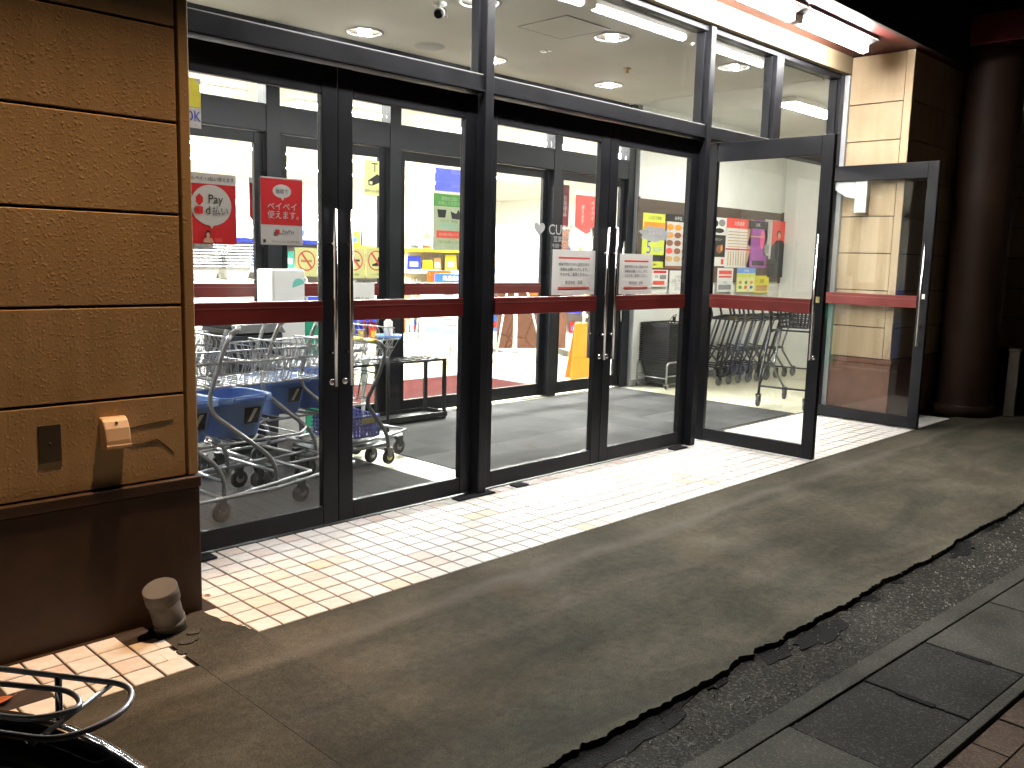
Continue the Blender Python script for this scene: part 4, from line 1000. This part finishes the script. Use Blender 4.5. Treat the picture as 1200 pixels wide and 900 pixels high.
board(841, 314, 858, 342, 'white flyer with red headline hanging below the notice board', 'paper', [('r', .1, .9, .74, .90, 'p_red2'), ('r', .1, .9, .60, .68, 'p_red2'), ('t', 'ご案内', .5, .4, .12, 'p_sky'), ('r', .1, .9, .1, .3, 'p_grey')], dz=.003)
board(864, 314, 884, 342, 'yellow green flyer with a blue header below the notice board', 'p_pale', [('r', 0, 1, .78, 1, 'p_sky'), ('t', 'お得情報', .5, .89, .1, 'paper'), ('r', .0, 1, .62, .76, 'p_lime')]+[('o', .2+.3*(k % 3), .2+.2*(k//3), .08, .07, ['p_green', 'p_red2', 'p_blue', 'p_tan', 'p_green', 'p_orange'][k]) for k in range(6)], dz=.003)
board(885, 323, 900, 343, 'small golden yellow flyer below the purple poster', 'p_yellow', [('r', .1, .9, .1, .45, 'p_tan'), ('t', '抽選', .5, .7, .25, 'p_brown')], dz=.003)

# ================================================================== CARTS
def wire_basket(mb, x0, x1, x0b, x1b, wy, wyb, z0, z1, nx, ny, r=.0035, floor=True):
    rim = [(x0, -wy, z1), (x1, -wy, z1), (x1, wy, z1), (x0, wy, z1)]
    bot = [(x0b, -wyb, z0), (x1b, -wyb, z0), (x1b, wyb, z0), (x0b, wyb, z0)]
    mid = [tuple((Vector(a)*.55+Vector(c)*.45)) for a, c in zip(rim, bot)]
    for k, lp in enumerate((rim, mid, bot)): mb.tube(lp, r*1.5 if k == 0 else r, 6, True)
    def L(a, c, t): return Vector(a)*(1-t)+Vector(c)*t
    for s in range(4):
        n_ = nx if s % 2 == 0 else ny
        for i in range(n_+1):
            t_ = i/n_; mb.tube([L(rim[s], rim[(s+1) % 4], t_), L(bot[s], bot[(s+1) % 4], t_)], r*.8, 5, cap=False)
    if floor:
        for i in range(1, nx):
            t_ = i/nx; mb.tube([L(bot[0], bot[1], t_), L(bot[3], bot[2], t_)], r*.8, 5, cap=False)
def caster(t, x, y, r=.05, mat='wheel_grey', fork='grey_metal', hub='steel', rot=0.):
    wh = MB().lathe([(.0, -.011), (r*.5, -.012), (r*.9, -.011), (r, -.006), (r, .006), (r*.9, .011), (r*.5, .012), (0, .011)], (x, y, r+.006), 'y', 18).build('wheel', mat, t)
    MB().lathe([(.0, -.015), (r*.45, -.014), (r*.45, .014), (0, .015)], (x, y, r+.006), 'y', 12).build('hub', hub, wh)
    o = MB()
    for s in (-.017, .017): o.prism([(-.012, 0), (.012, 0), (.022, r*1.25), (-.022, r*1.25)], -.0025, .0025, tf=lambda a, b_, d: (x+a, y+s+d, r+.006+b_))
    o.box(x-.024, x+.024, y-.02, y+.02, r*2.25+.006, r*2.25+.012); o.build('caster_fork', fork, t)
def blue_basket(t, cx, z, mat='blue_plastic', mark=True):
    b_ = MB(); a0, a1, c0, c1, h = .110, .150, .115, .165, .215
    ring = lambda a, c, zz: [(cx+a*math.copysign(abs(math.cos(q))**.45, math.cos(q)), c*math.copysign(abs(math.sin(q))**.45, math.sin(q)), z+zz) for q in [2*math.pi*k/28 for k in range(28)]]
    rs = [ring(a0, c0, 0), ring(a1, c1, h), ring(a1+.018, c1+.018, h), ring(a1+.020, c1+.020, h-.03), ring(a1+.010, c1+.010, h-.032), ring(a1-.004, c1-.004, h-.002), ring(a0-.004, c0-.004, .004)]
    vs = [p for rg in (rs[0], rs[1], rs[2], rs[3]) for p in rg]; fs = []
    for i in range(3):
        for k in range(28): k2 = (k+1) % 28; fs.append((i*28+k, i*28+k2, (i+1)*28+k2, (i+1)*28+k))
    b_.add(vs, fs, True)
    b_.add([p for rg in (rs[5], rs[6]) for p in rg], [(28+k, 28+(k+1) % 28, (k+1) % 28, k) for k in range(28)], True)
    b_.add(rs[6], [tuple(range(28))]); b_.add(rs[0], [tuple(range(28))[::-1]])
    o = b_.build('basket', mat, t)
    if mark:
        y = -(c0+(c1-c0)*.55)-.006
        pl = MB(); pl.add([(cx-.01, y+.011, z+.07), (cx+.075, y+.011, z+.07), (cx+.082, y-.009, z+.155), (cx-.015, y-.009, z+.155)], [(0, 1, 2, 3)]); pl.build('label', 'p_black', o)
        pl = MB(); pl.add([(cx+.01, y+.006, z+.08), (cx+.03, y+.006, z+.08), (cx+.062, y-.010, z+.148), (cx+.04, y-.010, z+.148)], [(0, 1, 2, 3)]); pl.build('print', 'paper', o)
    hd = MB().tube(rounded([(cx-a1*.6, -c1-.02, z+h-.012), (cx-a1*.6, -c1-.028, z+h+.004), (cx+a1*.6, -c1-.028, z+h+.004), (cx+a1*.6, -c1-.02, z+h-.012)], .03), .006, 6).build('carry_handle', mat, o)
    return o
def make_cart(label, mat='steel', basket='blue_plastic', seat=False, lower=True, group=None):
    """x forward; handle at -x"""
    t = thing('shopping_cart', label, 'shopping cart', (0, 0, 0), 0, group)
    W = .23
    for s in (-1, 1):
        pts = rounded([(-.22, s*W, .925), (-.265, s*W, .85), (-.345, s*W, .62), (-.33, s*W, .545), (-.02, s*W, .30), (.03, s*W, .22), (.03, s*W, .115)], .07)
        MB().tube(pts, .0115, 10).build('side_tube', mat, t)
        MB().tube(rounded([(-.30, s*(W+.03), .125), (.03, s*(W+.03), .125), (.56, s*(W-.02), .165)], .08), .009, 8).build('base_tube', mat, t)
    o = MB().tube(rounded([(-.22, -W, .925), (-.17, -W, .955), (-.17, W, .955), (-.22, W, .925)], .05), .0135, 10).build('handle', mat, t)
    MB().tube([(-.17, -W+.06, .955), (-.17, W-.06, .955)], .0165, 10).build('grip', 'wheel_grey', o)
    o = MB()
    o.tube([(-.30, -W-.03, .125), (-.30, W+.03, .125)], .010, 8); o.tube([(.56, -W+.02, .165), (.56, W-.02, .165)], .010, 8); o.tube([(.03, -W, .20), (.03, W, .20)], .009, 8)
    o.tube([(-.29, -W, .70), (-.29, W, .70)], .008, 8); o.build('cross_tube', mat, t)
    o = MB(); wire_basket(o, -.25, .46, -.22, .40, .235, .20, .665, .785, 14, 7); o.build('wire_tray', mat, t)
    o = MB()
    for k in range(9): y = -.19+.0475*k; o.tube(rounded([(.42, y, .67), (.47, y, .82), (.44, y, .86)], .03, 3), .0028, 5)
    o.tube([(.455, -.2, .855), (.455, .2, .855)], .005, 6); o.build('front_gate', mat, t)
    o = MB()
    for s in (-1, 1): o.tube(rounded([(-.28, s*.19, .375), (.22, s*.19, .375), (.26, s*.17, .40)], .03), .007, 6)
    for k in range(6): o.tube([(-.25+.09*k, -.19, .375), (-.25+.09*k, .19, .375)], .004, 5)
    o.build('lower_carrier', mat, t)
    if lower: blue_basket(t, -.09, .385, basket)
    if seat:
        o = MB(); o.frustum((-.20, .02, -.17, .17), (-.24, .04, -.20, .20), .80, 1.0); o.build('child_seat', 'violet_plastic', t, bevel=.02)
    for x in (-.30, .50):
        for s in (-1, 1): caster(t, x, s*(W+.015 if x < 0 else W-.03), .052)
    return t
c0 = make_cart('grey metal cart with a blue basket and clear floor around it behind the poster door', seat=False, group='metal carts behind the poster door')
c0.location = (.80, 1.52, .004); c0.rotation_euler = (0, 0, R(4))
for (x, y, rz, lab, seat) in ((.50, 1.50, 3, 'grey metal cart nested behind the front cart, closest to the siding wall', 0), (1.62, 2.06, 7, 'grey metal cart with a blue basket nested ahead of the dispenser cart', 0), (1.33, 1.98, 6, 'grey metal cart with a blue basket in front of the white dispenser', 0), (.40, 1.98, 2, 'grey metal cart just behind the front cart by the wall', 0), (.50, 2.42, -3, 'grey metal cart in the back row next to the black bin', 0)):
    c_ = copy_tree(c0); c_.location = (x, y, .004); c_.rotation_euler = (0, 0, R(rz)); c_['label'] = lab
for x, y, lab in ((.42, 2.05, 'violet child seat on the cart by the wall'), (.70, 2.45, 'violet child seat on the back row cart')):
    t = thing('child_carrier', lab, 'child seat', (x-.12, y, .86))
    o = MB(); o.frustum((-.10, .12, -.14, .14), (-.15, .17, -.18, .18), 0, .16); o.build('shell', 'violet_plastic', t, bevel=.02)
    MB().tube(rounded([(-.15, -.18, .165), (-.2, -.18, .21), (-.2, .18, .21), (-.15, .18, .165)], .04), .012, 8).build('grab_bar', 'steel', t)

# umbrella bag dispenser, black bin
a = aty(345, 316, 2.72)
t = thing('umbrella_bag_dispenser', 'white umbrella bag dispenser with a green side and teal mark', 'dispenser', (a.x, 2.78, 0))
h = a.z; wL = aty(320, 340, 2.72).x-a.x; wR = aty(372, 340, 2.72).x-a.x
MB().box(wL, wR-.10, -.06, .16, .03, h).build('body', 'white_paint', t, bevel=.012)
MB().box(wR-.098, wR+.05, -.055, .155, .03, h-.35).build('side_panel', 'green_panel', t, bevel=.010)
MB().box(wL+.02, wR+.03, -.05, .15, 0, .029).build('plinth', 'p_grey', t)
o = MB(); o.add([(wL+.20+.05*math.cos(q), -.0612, h-.11+.05*math.sin(q)) for q in [math.pi*k/12+.3 for k in range(13)]], [tuple(range(13))]); o.build('umbrella_mark', 'p_teal', t)
o = MB(); quad(o, wL+.18, wL+.26, h-.33, h-.27, -.0612); o.build('caution_label', 'p_pale', t)
a = aty(292, 385, 2.62)
t = thing('waste_bin', 'tall black plastic bin behind the shopping carts', 'bin', (a.x, 2.7, 0))
MB().frustum((-.17, .17, -.14, .14), (-.20, .20, -.17, .17), 0, .80).build('body', 'black_plastic', t, bevel=.012)
MB().frustum((-.215, .215, -.185, .185), (-.19, .19, -.16, .16), .801, .86).build('lid', 'black_plastic', t, bevel=.008)
MB().lathe([(.0, -.176), (.012, -.176), (.012, -.165)], (0, 0, .72), 'y', 10).build('badge', 'alu', t)
# dark rubble like wet leaves by the dispenser
c = atz(348, 515)
t = thing('umbrella_strap_pile', 'small dark crumpled pile at the foot of the dispenser', 'pile', (c.x, c.y, .004))
for k in range(5): 
    o = MB(); r_ = random.uniform(.03, .05); o.lathe([(r_, 0), (r_*.9, r_*.4), (r_*.5, r_*.7), (0, r_*.75)], (-.12+.055*k, random.uniform(-.03, .03), 0), seg=9); o.build('clump', 'rubber', t)

# child cart with yellow grip
p1, p2 = atz(459, 545, .004), atz(433, 530, .004)
t = thing('child_cart', 'small grey cart with yellow grips, yellow wheels and lavender basket', 'child cart', (p1.x-.06, (p1.y+p2.y)/2, .004), R(0))
hw = abs(p2.y-p1.y)/2*.9
for s in (-1, 1):
    MB().tube(rounded([(.02, s*hw, .735), (-.02, s*hw*1.0, .60), (-.13, s*hw, .42), (-.06, s*hw, .33), (.04, s*hw, .20), (.05, s*hw, .09)], .06), .013, 10).build('side_tube', 'grey_metal', t)
    MB().tube([(.05, s*hw, .135), (-.42, s*hw, .135)], .012, 8).build('base_tube', 'grey_metal', t)
o = MB().tube(rounded([(.02, -hw, .735), (-.0, -hw*.85, .785), (-.0, hw*.85, .785), (.02, hw, .735)], .05), .013, 10).build('handle', 'grey_metal', t)
for s in (-1, 1): MB().tube([(0, s*.02, .785), (0, s*hw*.7, .785)], .017, 10).build('grip', 'yellow_plastic', o)
o = MB(); wire_basket(o, -.05, -.38, -.08, -.34, hw*.95, hw*.8, .44, .60, 6, 5, .003); o.build('wire_tray', 'grey_metal', t)
bk = MB(); 
for z in (.20, .225, .25, .275, .30, .325): bk.tube([(-.30, -hw*.8, z), (.0, -hw*.8, z), (.01, hw*.8, z), (-.31, hw*.8, z)], .006, 6, True)
for k in range(12):
    for s in (-1, 1): bk.box(-.30+.0265*k, -.287+.0265*k, s*hw*.8-.004, s*hw*.8+.004, .195, .33)
for k in range(8):
    for x in (-.305, .004): bk.box(x-.004, x+.004, -hw*.75+hw*.2*k, -hw*.68+hw*.2*k, .195, .33)
bk.box(-.30, .0, -hw*.78, hw*.78, .19, .197)
o = bk.build('basket', 'lavender_plastic', t)
MB().box(-.14, -.04, -hw*.8-.010, -hw*.8-.006, .28, .315).build('name_plate', 'pale_yellow', o)
for x in (.05, -.40):
    for s in (-1, 1): caster(t, x, s*hw, .045, 'rubber', 'grey_metal', 'pale_yellow')
MB().box(-.42, .06, -hw+.015, hw-.015, .13, .142).build('floor_plate', 'grey_metal', t)
p = aty(455, 396, 2.5)
t = thing('sanitizer_stand', 'slim sanitizer stand with a light blue tray behind the small cart', 'stand', (p.x, 2.5, 0))
MB().tube([(0, 0, .02), (0, 0, p.z)], .012, 8).build('pole', 'black_metal', t)
MB().lathe([(.11, .004), (.11, .016), (.02, .028), (0, .028)], seg=20).build('base', 'alu', t)
MB().lathe([(.0, p.z-.005), (.09, p.z-.005), (.10, p.z+.025), (.092, p.z+.022), (.085, p.z+.0), (0, p.z+.0)], seg=20).build('tray', 'p_sky', t)
MB().lathe([(.032, p.z+.001), (.032, p.z+.12), (.012, p.z+.14), (.012, p.z+.18), (0, p.z+.18)], seg=12).build('bottle', 'white_paint', t)

# umbrella rack
f1, f2 = atz(520, 490, .004), atz(455, 500, .004)
zt = aty(522, 420, f1.y).z
t = thing('umbrella_rack', 'black steel umbrella rack with a slotted top and drip tray', 'umbrella rack', (f1.x, f1.y, .004))
Lr, Dr = 1.02, .24
for x in (-Lr, -Lr*.5+.0, 0):
    for y in ((0, Dr) if x != -Lr*.5 else (Dr,)): MB().box(x-.013, x+.013, y-.013, y+.013, 0, zt-.02).build('leg', 'black_metal', t)
o = MB()
for y in (-.013, Dr*.33, Dr*.66, Dr-.0): o.box(-Lr-.013, .013, y, y+.013, zt-.019, zt)
for k in range(11): x = -Lr+Lr*k/10; o.box(x-.006, x+.006, -.012, Dr+.012, zt-.018, zt-.002)
o.build('top_grid', 'black_metal', t)
o = MB(); o.box(-Lr, 0, -.01, Dr+.01, .02, .03); 
for q in ((-Lr, 0, -.02, -.011), (-Lr, 0, Dr+.011, Dr+.02)): o.box(*q, .02, .06)
for q in ((-Lr-.009, -Lr-.001), (.014, .022)): o.box(q[0], q[1], -.02, Dr+.02, .02, .06)
o.build('drip_tray', 'black_metal', t)
for k, (x, y, cc, hk) in enumerate(((-.78, .05, 'paper', 'p_red2'), (-.86, .10, 'clear_tub', 'paper'))):
    t2 = thing('umbrella', ['white umbrella with a red crook handle in the black rack', 'clear umbrella with a white crook handle in the black rack'][k], 'umbrella', (f1.x+x, f1.y+y, .035))
    MB().tube([(0, 0, 0), (0, 0, .08), (.01, 0, .5), (.012, 0, .62)], [.004, .012, .028, .012], 10).build('canopy', cc, t2)
    MB().tube(rounded([(.012, 0, .61), (.014, 0, .82), (.06, 0, .84), (.075, 0, .77)], .04), .009, 8).build('handle', hk, t2)

# black carts nested along the board wall
def make_black_cart(label, group):
    t = thing('shopping_cart', label, 'shopping cart', (0, 0, 0), 0, group)
    W = .22
    for s in (-1, 1):
        MB().tube(rounded([(-.13, s*W, .90), (-.06, s*W, .74), (-.09, s*W, .68), (-.27, s*W, .30), (-.30, s*W, .115)], .06), .013, 8).build('side_tube', 'black_metal', t)
        MB().tube(rounded([(-.04, s*W, .70), (.34, s*W*.9, .74)], .05), .010, 8).build('arm', 'black_metal', t)
        MB().tube(rounded([(.20, s*W*.92, .72), (.02, s*W*.9, .36), (.28, s*W*.8, .15), (.34, s*W*.8, .115)], .06), .011, 8).build('front_tube', 'grey_metal', t)
        MB().tube(rounded([(-.29, s*W, .20), (-.10, s*W, .40), (.06, s*W*.9, .36)], .04), .009, 8).build('brace', 'black_metal', t)
    MB().tube(rounded([(-.13, -W, .90), (-.15, -W, .93), (-.15, W, .93), (-.13, W, .90)], .04), .014, 8).build('handle', 'black_metal', t)
    o = MB(); o.tube([(.34, -W*.9, .74), (.34, W*.9, .74)], .010, 8); o.tube([(-.29, -W, .20), (-.29, W, .20)], .009, 8); o.tube([(-.07, -W, .72), (-.07, W, .72)], .009, 8); o.tube([(.06, -W*.9, .36), (.06, W*.9, .36)], .008, 8); o.build('cross_tube', 'black_metal', t)
    for s in (-1, 1): caster(t, -.30, s*W, .052, 'wheel_grey', 'black_metal', 'grey_metal'); caster(t, .34, s*W*.8, .052, 'wheel_grey', 'black_metal', 'grey_metal')
    return t
labs = ['black cart nested at the board end of the cart row', 'second black cart of the nested row from its board end', 'third black cart of the nested row from its board end', 'fourth black cart of the nested row from its board end', 'fifth black cart of the nested row from its board end', 'sixth black cart of the nested row from its board end']
bc = make_black_cart(labs[0], 'nested black carts'); BP = [(7.30+.18*k, 2.64-.015*k) for k in range(6)]
for k, (x, y) in enumerate(BP):
    o = bc if k == 0 else copy_tree(bc)
    o.location = (x, y, 0); o.rotation_euler = (0, 0, R(-4)); o['label'] = labs[k]
def black_basket(name, label, loc, rz, group=None, data=[None]):
    if data[0] is None:
        o = MB(); a0, a1, c0, c1, h = .18, .225, .125, .165, .23
        for i in range(7):
            t_ = i/6; a, c = a0+(a1-a0)*t_, c0+(c1-c0)*t_; z = h*t_
            th = .012 if i < 6 else .010
            for q in ((-a, a, -c-.004, -c+.004), (-a, a, c-.004, c+.004), (-a-.004, -a+.004, -c, c), (a-.004, a+.004, -c, c)):
                o.box(*q, z-th/2+.011, z+th/2+.011)
        for s in (-1, 1):
            for k in range(14):
                x0 = -a0+2*a0*k/13; x1 = -a1+2*a1*k/13
                o.add([(x0-.007, s*c0, 0), (x0+.007, s*c0, 0), (x1+.007, s*c1, h), (x1-.007, s*c1, h)], [(0, 1, 2, 3)])
            for k in range(9):
                y0 = -c0+2*c0*k/8; y1 = -c1+2*c1*k/8
                o.add([(s*a0, y0-.007, 0), (s*a0, y0+.007, 0), (s*a1, y1+.007, h), (s*a1, y1-.007, h)], [(0, 1, 2, 3)])
        o.box(-a0, a0, -c0, c0, 0, .004)
        for q in ((-a1-.026, a1+.026, -c1-.026, -c1-.004), (-a1-.026, a1+.026, c1+.004, c1+.026), (-a1-.026, -a1-.004, -c1-.004, c1+.004), (a1+.004, a1+.026, -c1-.004, c1+.004)): o.box(*q, h+.000, h+.011)
        ob = o.build(name, 'black_plastic'); data[0] = ob.data
    else: ob = bpy.data.objects.new(name, data[0]); col.objects.link(ob)
    ob.location = loc; ob.rotation_euler = (0, 0, rz); return tag(ob, label, 'basket', group)
fc = make_black_cart('single black cart with a black basket standing out from the nested row', 'nested black carts')
fc.location = (6.37, 1.27, .0); fc.rotation_euler = (0, 0, R(10))
black_basket('shopping_basket', 'black plastic basket carried on the single black cart', (6.37+.10, 1.27+.02, .745), R(10))
# stack of black baskets on a chrome dolly
c = (6.50, 2.80)
t = thing('basket_dolly', 'chrome wheeled dolly under the stack of black baskets', 'dolly', (c[0], c[1], 0), R(0))
for s in (-1, 1):
    MB().tube(rounded([(-.27, s*.19, .03), (-.27, s*.19, .26), (-.24, s*.19, .285), (.24, s*.19, .285), (.27, s*.19, .26), (.27, s*.19, .03)], .05), .010, 8).build('frame_tube', 'steel', t)
    for x in (-.27, .27): caster(t, x, s*.19, .02, 'rubber', 'steel', 'steel')
o = MB(); o.tube([(-.27, -.19, .12), (-.27, .19, .12)], .006, 6); o.tube([(.27, -.19, .12), (.27, .19, .12)], .006, 6); o.tube([(-.27, -.19, .14), (.27, -.19, .14)], .006, 6); o.tube([(-.27, .19, .14), (.27, .19, .14)], .006, 6); o.build('cross_tube', 'steel', t)
for k in range(17):
    black_basket('shopping_basket', 'black plastic basket nested in the tall stack below the notice board', (c[0]+random.uniform(-.004, .004), c[1]+random.uniform(-.003, .003), .05+.025*k), random.uniform(-.012, .012), 'black baskets stacked on the dolly')
t = thing('basket_handle_wire', 'thin black wire handle standing up from the topmost stacked basket', 'wire handle', (c[0], c[1], .665))
MB().tube(rounded([(-.20, -.10, 0), (-.02, -.06, .10), (.18, .02, .11), (.17, .05, .06), (.13, .06, .0)], .06), .004, 6).build('wire', 'black_plastic', t)
MB().box(.155, .175, .03, .06, .03, .08).build('clip', 'black_plastic', t)

# ================================================================== BICYCLE
tip = Vector((-1.10, -1.605, .75)); d = Vector((-.56, .83, 0)).normalized(); sd_ = Vector((d.y, -d.x, 0))
ang = math.atan2(d.y, d.x)
bi = thing('bicycle', 'black city bicycle with a chrome rear rack parked by the wall', 'bicycle', (tip.x+d.x*.17, tip.y+d.y*.17, 0), ang)
# local: x forward from rear axle, y left, z up
RW = .335; wb = 1.10
def wheel(x):
    o = MB().tube(circle((x, 0, RW+.008), RW-.016, 'y', 48), .018, 8, True).build('wheel', 'rubber', bi)
    MB().tube(circle((x, 0, RW+.008), RW-.042, 'y', 48), .010, 6, True).build('rim', 'chrome', o)
    s = MB()
    for k in range(28):
        a = 2*math.pi*k/28; yy = .025 if k % 2 else -.025
        s.tube([(x+.02*math.cos(a+.8), yy, RW+.008+.02*math.sin(a+.8)), (x+(RW-.05)*math.cos(a), 0, RW+.008+(RW-.05)*math.sin(a))], .0012, 4, cap=False)
    s.build('spoke', 'chrome', o)
    MB().lathe([(.0, -.05), (.02, -.05), (.016, -.02), (.016, .02), (.02, .05), (0, .05)], (x, 0, RW+.008), 'y', 14).build('hub', 'chrome', o)
wheel(0); wheel(wb)
def fender(x, a0, a1, nm='fender'):
    o = MB(); vs = []; fs = []; n_ = 40; m_ = 9
    for i in range(n_+1):
        a = R(a0+(a1-a0)*i/n_)
        for k in range(m_):
            t_ = -1+2*k/(m_-1); rr = RW+.030-.016*t_*t_; yy = .029*t_
            vs.append((x+rr*math.cos(a), yy, RW+.008+rr*math.sin(a)))
    for i in range(n_):
        for k in range(m_-1): fs.append((i*m_+k, i*m_+k+1, (i+1)*m_+k+1, (i+1)*m_+k))
    o.add(vs, fs, True); ob = o.build(nm, 'bike_black', bi); so = ob.modifiers.new('t', 'SOLIDIFY'); so.thickness = .0015
    return ob
fender(0, 20, 205); fender(wb, 20, 150)
RZ = .728
o = MB()
o.tube(rounded([(.36, .075, RZ-.01), (.02, .075, RZ), (-.24, .075, RZ), (-.275, .0, RZ+.002), (-.24, -.075, RZ), (.02, -.075, RZ), (.36, -.075, RZ-.01)], .07, 8), .0042, 10)
o.tube(rounded([(.36, .032, RZ-.008), (-.17, .040, RZ+.001), (-.215, .0, RZ+.001), (-.17, -.040, RZ+.001), (.36, -.032, RZ-.008)], .05, 8), .0040, 10)
for x in (-.20, -.02, .16, .33): o.tube([(x, .078, RZ-.006), (x, -.078, RZ-.006)], .0034, 8)
rk = o.build('rear_rack', 'rack_steel', bi); rk.location.x = .10
o = MB()
for s in (-1, 1): o.tube([(-.02, s*.075, RZ), (-.005, s*.085, .40), (0, s*.07, RW+.008)], .005, 8); o.tube([(.16, s*.075, RZ), (0, s*.07, RW+.008)], .005, 8)
o.build('rack_stay', 'chrome', bi)
o = MB(); o.lathe([(.0, -.012), (.026, -.012), (.03, 0), (.03, .012), (0, .012)], (-.315, 0, .62), 'x', 16); o.build('reflector', 'p_red', bi)
bb = (.45, 0, .28); sh = (.30, 0, .78)
for nm, pts, r_ in (('seat_tube', [bb, sh], .016), ('down_tube', [bb, (.62, 0, .33), (.86, 0, .62), (.90, 0, .74)], .02), ('head_tube', [(.87, 0, .84), (.925, 0, .66)], .02)):
    MB().tube(rounded(pts, .1), r_, 12).build(nm, 'bike_black', bi)
for s in (-1, 1):
    MB().tube([(0, s*.065, RW+.008), (.42, s*.03, .28)], .009, 8).build('chain_stay', 'bike_black', bi)
    MB().tube([(0, s*.065, RW+.008), (.33, s*.025, .68)], .008, 8).build('seat_stay', 'bike_black', bi)
    MB().tube(rounded([(.93, s*.05, .64), (1.0, s*.055, .48), (wb, s*.055, RW+.008)], .1), .012, 8).build('fork', 'bike_black', bi)
MB().tube([sh, (.275, 0, .88)], .0125, 10).build('seat_post', 'chrome', bi)
o = MB(); ring = []
for i, (x, wd, z) in enumerate([(.11, .02, .90), (.14, .085, .92), (.20, .10, .925), (.28, .07, .925), (.36, .028, .92), (.41, .018, .91), (.425, .004, .905)]):
    ring.append([(x, wd*math.cos(2*math.pi*k/14), z+(.028 if math.sin(2*math.pi*k/14) > 0 else .04)*math.sin(2*math.pi*k/14)*min(1, wd/.05)) for k in range(14)])
vs = [p for r_ in ring for p in r_]; fs = [(i*14+k, i*14+(k+1) % 14, (i+1)*14+(k+1) % 14, (i+1)*14+k) for i in range(6) for k in range(14)]
o.add(vs, fs, True); o.build('saddle', 'rubber', bi)
MB().tube([(.875, 0, .83), (.85, 0, 1.0)], .012, 10).build('stem', 'chrome', bi)
hb = MB().tube(rounded([(.62, .27, 1.03), (.72, .27, 1.04), (.86, .16, 1.02), (.86, -.16, 1.02), (.72, -.27, 1.04), (.62, -.27, 1.03)], .08), .011, 10).build('handlebar', 'chrome', bi)
for s in (-1, 1): MB().tube([(.60, s*.27, 1.028), (.72, s*.27, 1.04)], .016, 10).build('grip', 'rubber', hb)
MB().lathe([(.0, -.06), (.085, -.055), (.09, -.05), (.085, -.045), (0, -.045)], (bb[0], 0, bb[2]), 'y', 28).build('chain_ring', 'chrome', bi)
for s in (-1, 1): MB().tube([(bb[0], s*.07, bb[2]), (bb[0]+s*.16, s*.085, bb[2]-.05), (bb[0]+s*.16, s*.15, bb[2]-.05)], .009, 8).build('crank', 'chrome', bi)
MB().tube([(0, .10, RW-.03), (-.10, .14, .012)], .008, 8).build('kickstand', 'chrome', bi)
MB().tube([(.0, .0, RW+.008), (0, .12, RW+.008)], .006, 8).build('axle', 'chrome', bi)
